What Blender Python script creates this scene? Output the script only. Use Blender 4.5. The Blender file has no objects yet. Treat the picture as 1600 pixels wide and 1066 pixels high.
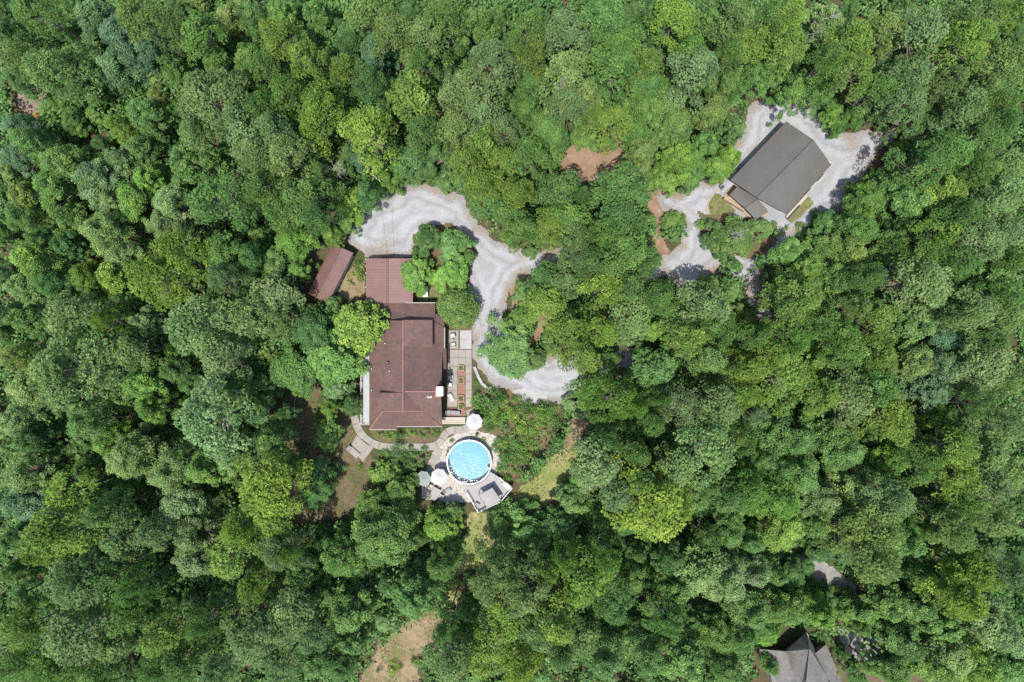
import bpy, math, random
import numpy as np
from mathutils import Vector, Matrix
random.seed(7)
RNG = np.random.default_rng(11)
R_ = math.radians
scene = bpy.context.scene
COL = scene.collection

# ------------------------------------------------------------------ camera, sky, sun, exposure
H = 106.7                                   # flying height of the drone in metres
cam = bpy.data.cameras.new('camera'); cam_o = bpy.data.objects.new('camera', cam); COL.objects.link(cam_o)
cam_o.location = (0, 0, H); cam_o.rotation_euler = (0, 0, 0)
cam.sensor_fit = 'HORIZONTAL'; cam.angle = 2 * math.atan(80 / H); cam.clip_start = 1; cam.clip_end = 3000
scene.camera = cam_o

SUN_EL, SUN_AZ = 71.0, 200.0                # azimuth clockwise from +Y (up in the picture)
world = bpy.data.worlds.new('World'); scene.world = world; world.use_nodes = True
wn = world.node_tree; bg = wn.nodes['Background']
sky = wn.nodes.new('ShaderNodeTexSky'); sky.sky_type = 'NISHITA'; sky.sun_disc = False
sky.sun_elevation = R_(SUN_EL); sky.sun_rotation = R_(SUN_AZ); sky.air_density = 1.0; sky.dust_density = 1.5
wn.links.new(sky.outputs[0], bg.inputs[0]); bg.inputs[1].default_value = 0.15
sl = bpy.data.lights.new('sun', 'SUN'); sl.energy = 3.5; sl.angle = R_(0.55); sl.color = (1.0, 0.945, 0.85)
so = bpy.data.objects.new('sun', sl); COL.objects.link(so)
sd = Vector((math.sin(R_(SUN_AZ)) * math.cos(R_(SUN_EL)), math.cos(R_(SUN_AZ)) * math.cos(R_(SUN_EL)), math.sin(R_(SUN_EL))))
so.rotation_euler = sd.to_track_quat('Z', 'Y').to_euler(); so.location = sd * 150
vs = scene.view_settings; vs.view_transform = 'Standard'; vs.look = 'None'; vs.exposure = 1.2; vs.gamma = 1
cy = scene.cycles
cy.max_bounces = 6; cy.diffuse_bounces = 3; cy.glossy_bounces = 2; cy.transmission_bounces = 4; cy.transparent_max_bounces = 8
cy.sample_clamp_indirect = 4.0; cy.use_denoising = False
cy.caustics_reflective = False; cy.caustics_refractive = False

# ------------------------------------------------------------------ helpers
def W(px, py, z=0.0):
    """point at height z that the photograph shows at pixel (px, py) of 1600x1066"""
    k = 0.1 * (H - z) / H
    return Vector(((px - 800) * k, (533 - py) * k, z))

def link(o, parent=None):
    COL.objects.link(o)
    if parent is not None: o.parent = parent
    return o

def tag(o, label=None, cat=None, group=None, kind=None):
    if label: o['label'] = label
    if cat: o['category'] = cat
    if group: o['group'] = group
    if kind: o['kind'] = kind
    return o

def thing(name, loc, label, cat, group=None, rz=0.0):
    o = bpy.data.objects.new(name, None); o.empty_display_size = 0.3
    o.location = loc; o.rotation_euler = (0, 0, rz); link(o)
    return tag(o, label, cat, group)

def np_mesh(name, V, F, mat, attrs=None, mat_idx=None):
    """mesh from numpy arrays; F is (n,k)"""
    V = np.asarray(V, dtype=np.float32); F = np.asarray(F, dtype=np.int32)
    m = bpy.data.meshes.new(name); n, k = F.shape
    m.vertices.add(len(V)); m.vertices.foreach_set('co', V.ravel())
    m.loops.add(n * k); m.loops.foreach_set('vertex_index', F.ravel())
    m.polygons.add(n)
    m.polygons.foreach_set('loop_start', np.arange(0, n * k, k, dtype=np.int32))
    m.polygons.foreach_set('loop_total', np.full(n, k, dtype=np.int32))
    for a, arr in (attrs or {}).items():
        at = m.attributes.new(a, 'FLOAT', 'POINT'); at.data.foreach_set('value', np.asarray(arr, dtype=np.float32))
    m.materials.append(mat); m.update(calc_edges=True); m.validate()
    return m

class MB:
    """collects simple shapes, builds one mesh object"""
    def __init__(s): s.v = []; s.f = []
    def add(s, vs_, fs):
        b = len(s.v); s.v += [Vector(p) for p in vs_]; s.f += [tuple(b + i for i in f) for f in fs]
    def box(s, c, size, rz=0.0, rx=0.0, ry=0.0):
        M = Matrix.Rotation(rz, 3, 'Z') @ Matrix.Rotation(ry, 3, 'Y') @ Matrix.Rotation(rx, 3, 'X')
        x, y, z = (d / 2 for d in size); c = Vector(c)
        P = [c + M @ Vector((sx * x, sy * y, sz * z)) for sx in (-1, 1) for sy in (-1, 1) for sz in (-1, 1)]
        s.add(P, [(0, 1, 3, 2), (4, 6, 7, 5), (0, 4, 5, 1), (2, 3, 7, 6), (0, 2, 6, 4), (1, 5, 7, 3)])
        return s
    def prism(s, pts, thick):
        """pts: top outline (3-D, any winding), extruded straight down by thick"""
        n = len(pts); pts = [Vector(p) for p in pts]
        a = sum(pts[i].x * pts[(i + 1) % n].y - pts[(i + 1) % n].x * pts[i].y for i in range(n))
        if a < 0: pts = pts[::-1]
        low = [p - Vector((0, 0, thick)) for p in pts]
        fs = [tuple(range(n)), tuple(range(2 * n - 1, n - 1, -1))] + [(i, n + i, n + (i + 1) % n, (i + 1) % n) for i in range(n)]
        s.add(pts + low, fs); return s
    def tube(s, pts, rads, n=6, cap=True):
        pts = [Vector(p) for p in pts]; b0 = len(s.v); V = []
        for i, p in enumerate(pts):
            d = (pts[min(i + 1, len(pts) - 1)] - pts[max(i - 1, 0)]).normalized()
            u = d.orthogonal().normalized(); w = d.cross(u)
            r = rads[i] if hasattr(rads, '__len__') else rads
            V += [p + (u * math.cos(2 * math.pi * j / n) + w * math.sin(2 * math.pi * j / n)) * r for j in range(n)]
        F = [(i * n + j, i * n + (j + 1) % n, (i + 1) * n + (j + 1) % n, (i + 1) * n + j) for i in range(len(pts) - 1) for j in range(n)]
        if cap: F += [tuple(range(n))[::-1], tuple((len(pts) - 1) * n + j for j in range(n))]
        s.add(V, F); return s
    def cyl(s, c, r, h, n=16, r2=None):
        c = Vector(c); return s.tube([c, c + Vector((0, 0, h))], [r, r if r2 is None else r2], n)
    def build(s, name, mat, parent=None, world=True):
        m = bpy.data.meshes.new(name)
        off = Vector((0, 0, 0)); 
        vs_ = s.v
        if parent is not None and world:
            M = parent_matrix(parent).inverted(); vs_ = [M @ p for p in s.v]
        m.from_pydata([tuple(p) for p in vs_], [], s.f); m.materials.append(mat); m.update()
        return link(bpy.data.objects.new(name, m), parent)

def parent_matrix(o):
    M = Matrix.LocRotScale(o.location, o.rotation_euler, o.scale)
    return parent_matrix(o.parent) @ M if o.parent is not None else M

def set_mesh_obj(name, mesh, parent=None): return link(bpy.data.objects.new(name, mesh), parent)

# ------------------------------------------------------------------ materials
def mat_base(name):
    m = bpy.data.materials.new(name); m.use_nodes = True
    nt = m.node_tree; return m, nt, nt.nodes['Principled BSDF']
def N(nt, t, **kw):
    n = nt.nodes.new(t)
    for k, v in kw.items(): setattr(n, k, v)
    return n
def noise(nt, scale, detail=4, rough=0.6, coord=None, w=None):
    n = N(nt, 'ShaderNodeTexNoise'); n.inputs['Scale'].default_value = scale
    n.inputs['Detail'].default_value = detail; n.inputs['Roughness'].default_value = rough
    if coord is not None: nt.links.new(coord, n.inputs['Vector'])
    return n
def ramp(nt, fac, stops):
    r = N(nt, 'ShaderNodeValToRGB'); e = r.color_ramp.elements
    while len(e) < len(stops): e.new(0.5)
    for el, (p, c) in zip(e, stops): el.position = p; el.color = (*c, 1)
    nt.links.new(fac, r.inputs[0]); return r.outputs[0]
def mix(nt, fac, a, b, typ='MIX'):
    m = N(nt, 'ShaderNodeMix', data_type='RGBA', blend_type=typ)
    for sock, v in ((0, fac), (6, a), (7, b)):
        if isinstance(v, (int, float)): m.inputs[sock].default_value = v
        elif isinstance(v, tuple): m.inputs[sock].default_value = (*v, 1)
        else: nt.links.new(v, m.inputs[sock])
    return m.outputs[2]
def bump(nt, bs, h, strength=0.4, dist=0.05):
    b = N(nt, 'ShaderNodeBump'); b.inputs['Strength'].default_value = strength; b.inputs['Distance'].default_value = dist
    nt.links.new(h, b.inputs['Height']); nt.links.new(b.outputs[0], bs.inputs['Normal'])
def pos(nt): return N(nt, 'ShaderNodeNewGeometry').outputs['Position']

def plain(name, c, rough=0.6, var=0.12, scale=3.0, metal=0.0, spec=0.4):
    m, nt, b = mat_base(name); p = pos(nt)
    n = noise(nt, scale, 5, 0.65, p)
    lo = tuple(max(0, x * (1 - var)) for x in c); hi = tuple(min(1, x * (1 + var)) for x in c)
    nt.links.new(ramp(nt, n.outputs[0], [(0.3, lo), (0.7, hi)]), b.inputs['Base Color'])
    b.inputs['Roughness'].default_value = rough; b.inputs['Metallic'].default_value = metal
    b.inputs['Specular IOR Level'].default_value = spec
    return m

def foliage_mat(name, trans=0.44):
    m, nt, b = mat_base(name)
    oi = N(nt, 'ShaderNodeObjectInfo'); at = N(nt, 'ShaderNodeAttribute', attribute_name='var')
    # per clump: value and hue drift around the tree's own colour
    v = N(nt, 'ShaderNodeMapRange'); v.inputs['To Min'].default_value = 0.5; v.inputs['To Max'].default_value = 1.5
    nt.links.new(at.outputs['Fac'], v.inputs['Value'])
    hs = N(nt, 'ShaderNodeHueSaturation'); nt.links.new(oi.outputs['Color'], hs.inputs['Color'])
    h = N(nt, 'ShaderNodeMapRange'); h.inputs['To Min'].default_value = 0.515; h.inputs['To Max'].default_value = 0.48
    nt.links.new(at.outputs['Fac'], h.inputs['Value']); nt.links.new(h.outputs[0], hs.inputs['Hue'])
    nt.links.new(v.outputs[0], hs.inputs['Value'])
    nt.links.new(hs.outputs[0], b.inputs['Base Color']); b.inputs['Roughness'].default_value = 0.55
    b.inputs['Specular IOR Level'].default_value = 0.3
    tr = N(nt, 'ShaderNodeBsdfTranslucent'); nt.links.new(mix(nt, 0.5, hs.outputs[0], (0.17, 0.36, 0.05)), tr.inputs['Color'])
    ms = N(nt, 'ShaderNodeMixShader'); ms.inputs[0].default_value = trans
    nt.links.new(b.outputs[0], ms.inputs[1]); nt.links.new(tr.outputs[0], ms.inputs[2])
    nt.links.new(ms.outputs[0], nt.nodes['Material Output'].inputs[0])
    return m

M = {}
M['leaf'] = foliage_mat('foliage')
M['bark'] = plain('bark', (0.16, 0.13, 0.105), 0.9, 0.45, 6)
M['deadwood'] = plain('dead_wood', (0.17, 0.158, 0.147), 0.9, 0.3, 5)
M['white'] = plain('white_paint', (0.44, 0.44, 0.437), 0.5, 0.06, 2)
M['dark_metal'] = plain('dark_metal', (0.035, 0.035, 0.038), 0.4, 0.2, 5)
M['grey_fabric'] = plain('grey_fabric', (0.17, 0.18, 0.19), 0.8, 0.15, 8)
M['white_fabric'] = plain('white_fabric', (0.33, 0.325, 0.32), 0.85, 0.08, 2)
M['shade_fabric'] = plain('sage_fabric', (0.165, 0.195, 0.188), 0.85, 0.08, 2)
M['cream'] = plain('cream_boards', (0.27, 0.245, 0.20), 0.7, 0.12, 4)
M['tan_wood'] = plain('new_wood', (0.25, 0.185, 0.12), 0.7, 0.2, 4)
M['old_wood'] = plain('weathered_wood', (0.30, 0.27, 0.25), 0.85, 0.25, 5)
M['deck'] = plain('grey_deck', (0.215, 0.21, 0.21), 0.8, 0.12, 5)
M['wall_tan'] = plain('tan_siding', (0.42, 0.36, 0.28), 0.8, 0.1, 3)
M['wall_grey'] = plain('grey_siding', (0.30, 0.30, 0.29), 0.8, 0.1, 3)
M['trim'] = plain('pale_trim', (0.29, 0.28, 0.262), 0.6, 0.06, 3)
M['brick'] = plain('red_brick', (0.19, 0.10, 0.078), 0.9, 0.35, 12)
M['glass'] = plain('window_glass', (0.02, 0.025, 0.03), 0.06, 0.1, 1, spec=0.8)
M['awning'] = plain('porch_metal', (0.225, 0.238, 0.23), 0.45, 0.08, 2, metal=0.2)

def shingle(name, c, c2, stain):
    m, nt, b = mat_base(name); p = pos(nt)
    n1 = noise(nt, 0.35, 5, 0.6, p); n2 = noise(nt, 9, 3, 0.7, p); n3 = noise(nt, 1.6, 4, 0.6, p)
    col = ramp(nt, n1.outputs[0], [(0.35, c), (0.65, c2)])
    mp = N(nt, 'ShaderNodeMapping'); mp.inputs['Scale'].default_value = (3.2, 3.2, 3.2); nt.links.new(p, mp.inputs[0])
    br = N(nt, 'ShaderNodeTexBrick'); br.inputs['Scale'].default_value = 1.0
    br.inputs['Color1'].default_value = (0.75, 0.75, 0.75, 1); br.inputs['Color2'].default_value = (1.2, 1.2, 1.2, 1)
    br.inputs['Mortar'].default_value = (0.6, 0.6, 0.6, 1); br.inputs['Mortar Size'].default_value = 0.03
    nt.links.new(mp.outputs[0], br.inputs[0])
    col = mix(nt, 0.6, col, br.outputs[0], 'MULTIPLY')
    col = mix(nt, 0.5, col, ramp(nt, n2.outputs[0], [(0.3, (0.6, 0.6, 0.6)), (0.7, (1.25, 1.25, 1.25))]), 'MULTIPLY')
    st = ramp(nt, n3.outputs[0], [(0.46, (0, 0, 0)), (0.7, (0.85, 0.85, 0.85))])
    col = mix(nt, st, col, stain)
    nt.links.new(col, b.inputs['Base Color']); b.inputs['Roughness'].default_value = 0.85
    bump(nt, b, n2.outputs[0], 0.3, 0.03); return m
M['shingle'] = shingle('brown_shingle', (0.076, 0.041, 0.035), (0.106, 0.057, 0.047), (0.042, 0.030, 0.031))
M['shingle_grey'] = shingle('grey_shingle', (0.105, 0.098, 0.091), (0.145, 0.136, 0.127), (0.072, 0.068, 0.064))
M['ridge'] = plain('ridge_cap', (0.18, 0.098, 0.082), 0.85, 0.35, 6)

def metal_roof(name, c, rust, amt):
    m, nt, b = mat_base(name); p = pos(nt)
    n1 = noise(nt, 0.5, 5, 0.6, p); n2 = noise(nt, 6, 4, 0.7, p)
    col = mix(nt, ramp(nt, n1.outputs[0], [(0.4, (0, 0, 0)), (0.75, (amt, amt, amt))]), c, rust)
    col = mix(nt, 0.35, col, ramp(nt, n2.outputs[0], [(0.3, (0.75, 0.75, 0.75)), (0.7, (1.2, 1.2, 1.2))]), 'MULTIPLY')
    nt.links.new(col, b.inputs['Base Color']); b.inputs['Roughness'].default_value = 0.5; b.inputs['Metallic'].default_value = 0.15
    return m
M['metal_red'] = metal_roof('red_metal_roof', (0.132, 0.074, 0.068), (0.105, 0.050, 0.038), 0.8)
M['metal_grey'] = metal_roof('grey_metal_roof', (0.080, 0.076, 0.071), (0.106, 0.099, 0.089), 0.7)

def ground_mat(name, layers, bumpd=0.06):
    """layers: list of (scale, lo, hi, colour) mixed over the first colour"""
    m, nt, b = mat_base(name); p = pos(nt); col = layers[0]
    col = layers[0]
    for sc, lo, hi, c in layers[1:]:
        n = noise(nt, sc, 6, 0.65, p)
        col = mix(nt, ramp(nt, n.outputs[0], [(lo, (0, 0, 0)), (hi, (1, 1, 1))]), col, c)
    f = noise(nt, 14, 3, 0.8, p)
    col = mix(nt, 0.7, col, ramp(nt, f.outputs[0], [(0.3, (0.6, 0.6, 0.6)), (0.7, (1.3, 1.3, 1.3))]), 'MULTIPLY')
    nt.links.new(col, b.inputs['Base Color']); b.inputs['Roughness'].default_value = 0.95; b.inputs['Specular IOR Level'].default_value = 0.15
    bump(nt, b, f.outputs[0], 0.5, bumpd); return m
M['forest_floor'] = ground_mat('forest_floor', [(0.070, 0.050, 0.032), (0.12, 0.40, 0.56, (0.040, 0.055, 0.020)), (0.8, 0.55, 0.72, (0.11, 0.068, 0.044))])
M['lawn'] = ground_mat('dry_lawn', [(0.17, 0.175, 0.07), (0.25, 0.42, 0.6, (0.115, 0.145, 0.042)), (0.6, 0.52, 0.66, (0.27, 0.20, 0.115)), (2.5, 0.55, 0.7, (0.10, 0.12, 0.035))])
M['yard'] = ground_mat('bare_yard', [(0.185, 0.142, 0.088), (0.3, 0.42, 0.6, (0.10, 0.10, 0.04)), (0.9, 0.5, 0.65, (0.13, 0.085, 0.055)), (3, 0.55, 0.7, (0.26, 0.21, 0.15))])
M['yard_dark'] = ground_mat('yard_painted_shade', [(0.11, 0.085, 0.052), (0.3, 0.42, 0.6, (0.062, 0.066, 0.028)), (0.9, 0.5, 0.65, (0.085, 0.056, 0.037)), (3, 0.58, 0.7, (0.19, 0.15, 0.105))])  # copy of the bare yard, darkened in colour to stand for tree shade
M['dirt'] = ground_mat('straw_dirt', [(0.20, 0.138, 0.098), (0.4, 0.4, 0.65, (0.14, 0.09, 0.062)), (1.5, 0.55, 0.7, (0.26, 0.19, 0.142)), (3.5, 0.6, 0.7, (0.09, 0.06, 0.04))])
M['orange_dirt'] = ground_mat('orange_mud', [(0.32, 0.11, 0.03), (0.5, 0.45, 0.6, (0.16, 0.06, 0.02))])
M['mud'] = ground_mat('grey_mud', [(0.17, 0.13, 0.105), (0.5, 0.45, 0.6, (0.11, 0.085, 0.07))])
M['asphalt'] = ground_mat('old_asphalt', [(0.16, 0.155, 0.15), (0.6, 0.45, 0.65, (0.21, 0.20, 0.19)), (2, 0.6, 0.75, (0.10, 0.08, 0.06))])
M['bed'] = ground_mat('mulch', [(0.10, 0.07, 0.045), (0.5, 0.45, 0.62, (0.07, 0.075, 0.03)), (2, 0.55, 0.7, (0.19, 0.13, 0.085))])
M['grass'] = ground_mat('green_grass', [(0.085, 0.098, 0.036), (0.9, 0.42, 0.62, (0.125, 0.125, 0.055)), (2.5, 0.52, 0.66, (0.17, 0.13, 0.08))])
M['white_stone'] = ground_mat('white_stone', [(0.32, 0.30, 0.28), (2.5, 0.45, 0.6, (0.21, 0.18, 0.145)), (5, 0.55, 0.65, (0.40, 0.385, 0.375))])

def concrete(name, c):
    m, nt, b = mat_base(name); p = pos(nt)
    n1 = noise(nt, 0.7, 6, 0.65, p); n2 = noise(nt, 12, 3, 0.7, p)
    col = ramp(nt, n1.outputs[0], [(0.3, tuple(x * 0.82 for x in c)), (0.7, tuple(x * 1.1 for x in c))])
    col = mix(nt, 0.4, col, ramp(nt, n2.outputs[0], [(0.3, (0.75, 0.75, 0.75)), (0.7, (1.15, 1.15, 1.15))]), 'MULTIPLY')
    nt.links.new(col, b.inputs['Base Color']); b.inputs['Roughness'].default_value = 0.9; return m
M['concrete'] = concrete('concrete', (0.20, 0.184, 0.162)); M['concrete_white'] = concrete('white_concrete', (0.245, 0.243, 0.245))

def gravel_mat():
    m, nt, b = mat_base('gravel'); p = pos(nt)
    at = N(nt, 'ShaderNodeAttribute', attribute_name='edge')           # 0 at the rim, 1 from 2 m inside
    n1 = noise(nt, 0.35, 6, 0.7, p); n2 = noise(nt, 5, 4, 0.75, p); n3 = noise(nt, 16, 2, 0.8, p)
    col = ramp(nt, n1.outputs[0], [(0.3, (0.202, 0.209, 0.225)), (0.7, (0.262, 0.270, 0.291))])
    col = mix(nt, 0.8, col, ramp(nt, n3.outputs[0], [(0.3, (0.62, 0.62, 0.62)), (0.7, (1.25, 1.25, 1.25))]), 'MULTIPLY')
    wp = N(nt, 'ShaderNodeMapping'); wp.inputs['Scale'].default_value = (0.5, 1.0, 1.0); nt.links.new(p, wp.inputs[0])
    n5 = noise(nt, 0.8, 5, 0.7, wp.outputs[0]); n5.inputs['Distortion'].default_value = 1.2
    col = mix(nt, ramp(nt, n5.outputs[0], [(0.52, (0, 0, 0)), (0.72, (0.55, 0.55, 0.55))]), col, (0.20, 0.198, 0.198))
    tw = N(nt, 'ShaderNodeMath', operation='ADD'); nt.links.new(at.outputs['Fac'], tw.inputs[0])
    ts = N(nt, 'ShaderNodeMath', operation='MULTIPLY_ADD'); ts.inputs[1].default_value = 0.22; ts.inputs[2].default_value = -0.11; nt.links.new(n1.outputs[0], ts.inputs[0]); nt.links.new(ts.outputs[0], tw.inputs[1])
    tr_ = ramp(nt, tw.outputs[0], [(0.18, (0.86, 0.85, 0.83)), (0.32, (1.08, 1.08, 1.09)), (0.42, (1.08, 1.08, 1.09)), (0.56, (0.84, 0.83, 0.81)), (0.72, (1.08, 1.08, 1.09)), (0.86, (1.08, 1.08, 1.09)), (1.0, (0.92, 0.915, 0.91))])   # packed wheel tracks follow the drive
    col = mix(nt, 1.0, col, tr_, 'MULTIPLY')
    # leaf litter: strong at the rim, scattered patches inside
    s = N(nt, 'ShaderNodeMath', operation='SUBTRACT'); nt.links.new(n2.outputs[0], s.inputs[0])
    e = N(nt, 'ShaderNodeMath', operation='MULTIPLY'); e.inputs[1].default_value = 0.26
    em = N(nt, 'ShaderNodeMapRange'); em.inputs['From Max'].default_value = 0.62; nt.links.new(at.outputs['Fac'], em.inputs[0]); nt.links.new(em.outputs[0], e.inputs[0])
    nt.links.new(e.outputs[0], s.inputs[1])
    s2 = N(nt, 'ShaderNodeMath', operation='ADD'); nt.links.new(s.outputs[0], s2.inputs[0])
    n4 = noise(nt, 0.22, 3, 0.5, p); q = N(nt, 'ShaderNodeMapRange'); q.inputs['From Min'].default_value = 0.45; q.inputs['From Max'].default_value = 0.7
    q.inputs['To Min'].default_value = 0; q.inputs['To Max'].default_value = 0.22; nt.links.new(n4.outputs[0], q.inputs[0]); nt.links.new(q.outputs[0], s2.inputs[1])
    lit = ramp(nt, s2.outputs[0], [(0.42, (0, 0, 0)), (0.55, (0.9, 0.9, 0.9))])
    col = mix(nt, lit, col, (0.165, 0.135, 0.105))
    nt.links.new(col, b.inputs['Base Color']); b.inputs['Roughness'].default_value = 0.95; b.inputs['Specular IOR Level'].default_value = 0.2
    bump(nt, b, n3.outputs[0], 0.6, 0.06); return m
M['gravel'] = gravel_mat()

def liner_mat():
    m, nt, b = mat_base('pool_liner_painted_glints'); p = pos(nt)
    n = noise(nt, 0.35, 2, 0.5, p)
    painted_glints = noise(nt, 3.2, 3, 0.55, p); painted_glints.inputs['Distortion'].default_value = 1.5
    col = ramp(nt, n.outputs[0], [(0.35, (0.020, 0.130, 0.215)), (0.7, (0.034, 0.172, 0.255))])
    col = mix(nt, ramp(nt, painted_glints.outputs[0], [(0.48, (0, 0, 0)), (0.72, (0.8, 0.8, 0.8))]), col, (0.115, 0.25, 0.30))  # pale mottling stands in for sun caustics, painted into the liner colour
    nt.links.new(col, b.inputs['Base Color']); b.inputs['Roughness'].default_value = 0.5; return m
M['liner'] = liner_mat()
def water_mat():
    m, nt, b = mat_base('pool_water'); p = pos(nt)
    n = noise(nt, 3.5, 3, 0.6, p)
    nt.nodes.remove(b)
    tr = N(nt, 'ShaderNodeBsdfTransparent'); tr.inputs[0].default_value = (0.80, 0.96, 0.99, 1)
    gl = N(nt, 'ShaderNodeBsdfGlossy'); gl.inputs['Roughness'].default_value = 0.07
    bp = N(nt, 'ShaderNodeBump'); bp.inputs['Strength'].default_value = 0.22; bp.inputs['Distance'].default_value = 0.08
    nt.links.new(n.outputs[0], bp.inputs['Height']); nt.links.new(bp.outputs[0], gl.inputs['Normal'])
    fr = N(nt, 'ShaderNodeFresnel'); fr.inputs[0].default_value = 1.33; nt.links.new(bp.outputs[0], fr.inputs['Normal'])
    ms = N(nt, 'ShaderNodeMixShader'); nt.links.new(fr.outputs[0], ms.inputs[0]); nt.links.new(tr.outputs[0], ms.inputs[1]); nt.links.new(gl.outputs[0], ms.inputs[2])
    nt.links.new(ms.outputs[0], nt.nodes['Material Output'].inputs[0]); return m
M['water'] = water_mat()

# ------------------------------------------------------------------ ground and patches
def value_noise(x, y, seed=0):
    """cheap smooth noise for outlines, about -1..1"""
    r = np.random.default_rng(seed); out = np.zeros_like(x, dtype=float)
    for k in range(7):
        a = r.uniform(0, 2 * np.pi); f = 0.35 * 1.6 ** k; ph = r.uniform(0, 6.28, 2)
        out += np.sin(f * (x * np.cos(a) + y * np.sin(a)) + ph[0] + 1.3 * np.sin(f * 0.7 * (y * np.cos(a) - x * np.sin(a)) + ph[1])) / 1.25 ** k
    return out / 2.6

def poly_sd(P, X, Y):
    """signed distance to polygon, negative inside"""
    P = np.asarray(P, float); d = np.full(X.shape, 1e9); ins = np.zeros(X.shape, bool)
    for i in range(len(P)):
        a, b = P[i - 1], P[i]; e = b - a
        t = np.clip(((X - a[0]) * e[0] + (Y - a[1]) * e[1]) / (e @ e + 1e-9), 0, 1)
        d = np.minimum(d, np.hypot(X - a[0] - t * e[0], Y - a[1] - t * e[1]))
        c = ((a[1] > Y) != (b[1] > Y)) & (X < (b[0] - a[0]) * (Y - a[1]) / (b[1] - a[1] + 1e-12) + a[0]); ins ^= c
    return np.where(ins, -d, d)

def px_poly(pts): return [tuple(W(x, y))[:2] for x, y in pts]

OPEN_AREAS = []            # polygons the undergrowth keeps out of: (poly, margin)
def patch(name, pts, mat, z, amp=0.5, cell=0.25, label=None, keep=0.0, seed=1, edge_w=4.0):
    P = px_poly(pts); A = np.array(P); lo = A.min(0) - 2; hi = A.max(0) + 2
    nx, ny = (np.ceil((hi - lo) / cell)).astype(int)
    gx, gy = np.meshgrid(lo[0] + cell * np.arange(nx + 1), lo[1] + cell * np.arange(ny + 1), indexing='ij')
    sd_ = poly_sd(P, gx, gy) + amp * value_noise(gx * 1.5, gy * 1.5, seed)
    cx = (sd_[:-1, :-1] + sd_[1:, :-1] + sd_[:-1, 1:] + sd_[1:, 1:]) / 4
    I, J = np.nonzero(cx < 0); idx = lambda i, j: i * (ny + 1) + j
    F = np.stack([idx(I, J), idx(I + 1, J), idx(I + 1, J + 1), idx(I, J + 1)], 1)
    used, inv = np.unique(F, return_inverse=True)
    zz = np.full(used.shape, z)
    V = np.stack([gx.ravel()[used], gy.ravel()[used], zz], 1)
    e = np.clip(-sd_.ravel()[used] / edge_w, 0, 1)
    m = np_mesh(name, V, inv.reshape(F.shape), mat, {'edge': e})
    o = set_mesh_obj(name, m); tag(o, label, None, None, 'structure')
    OPEN_AREAS.append((P, keep))
    return o

gm = MB(); gm.add([(-900, -900, 0), (900, -900, 0), (900, 900, 0), (-900, 900, 0)], [(0, 1, 2, 3)])
tag(gm.build('ground', M['forest_floor']), 'brown forest floor under the trees', None, None, 'structure')

patch('lawn', [(875, 700), (885, 690), (905, 690), (900, 715), (890, 745), (872, 775), (845, 800), (810, 822), (785, 830), (770, 865), (745, 880), (715, 905), (722, 940), (705, 945), (700, 900), (720, 860), (735, 800), (800, 770), (838, 740), (860, 715)], M['lawn'], 0.004, 0.6, label='dry lawn beside the pool deck', seed=2)
patch('dirt_path', [(900, 632), (925, 640), (915, 670), (905, 695), (885, 700), (880, 688), (890, 662)], M['dirt'], 0.008, 0.5, label='bare dirt path between garden shrubs and pines', seed=3)
patch('yard', [(425, 585), (500, 590), (500, 640), (560, 640), (560, 690), (590, 720), (640, 730), (590, 770), (560, 800), (500, 815), (440, 815), (430, 750), (415, 680)], M['yard_dark'], 0.012, 0.8, label='bare yard with painted tree shade left of the house', seed=4)
patch('sand_clearing', [(560, 1075), (572, 1030), (590, 1010), (625, 985), (660, 960), (680, 952), (698, 975), (690, 1000), (660, 1015), (650, 1035), (665, 1075)], M['yard'], 0.004, 0.7, label='sandy clearing at the bottom edge', seed=5)
patch('dirt_clearing', [(872, 240), (900, 226), (935, 238), (950, 200), (962, 200), (978, 232), (990, 270), (965, 290), (900, 285), (876, 268)], M['dirt'], 0.004, 0.7, label='pine straw clearing in the woods', seed=6)
patch('dirt_edge', [(1015, 285), (1035, 290), (1038, 330), (1030, 370), (1045, 395), (1020, 395), (1012, 340)], M['dirt'], 0.004, 0.5, label='brown dirt strip left of the gravel', seed=7)
patch('mud_bank', [(25, 135), (70, 135), (68, 165), (62, 180), (45, 178), (30, 160)], M['mud'], 0.004, 0.5, label='grey mud bank among trees at left', seed=8)
patch('orange_bank', [(55, 178), (80, 172), (88, 190), (72, 202), (58, 195)], M['orange_dirt'], 0.008, 0.4, label='orange clay bank among trees at left', seed=9)
patch('dirt_hollow', [(1385, 440), (1420, 440), (1420, 470), (1405, 485), (1390, 475)], M['mud'], 0.004, 0.5, label='bare soil hollow in the right hand woods', seed=10)
patch('floor_patch', [(800, 430), (850, 430), (860, 500), (830, 550), (800, 500)], M['dirt'], 0.004, 0.8, label='pine straw under trees beside the drive', seed=12)
patch('road', [(1235, 862), (1270, 868), (1300, 890), (1335, 915), (1345, 945), (1320, 945), (1285, 915), (1255, 890)], M['asphalt'], 0.004, 0.4, label='old asphalt lane between trees', seed=13)
patch('parking_court', [(1312, 985), (1372, 990), (1375, 1025), (1345, 1040), (1318, 1025)], M['asphalt'], 0.004, 0.4, label='shaded asphalt court beside the shingled house', seed=14)
patch('house_garden', [(1300, 1020), (1345, 1045), (1420, 1040), (1440, 1075), (1300, 1075)], M['yard_dark'], 0.002, 0.6, label='dry garden beside the shingled house', seed=15)

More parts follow.
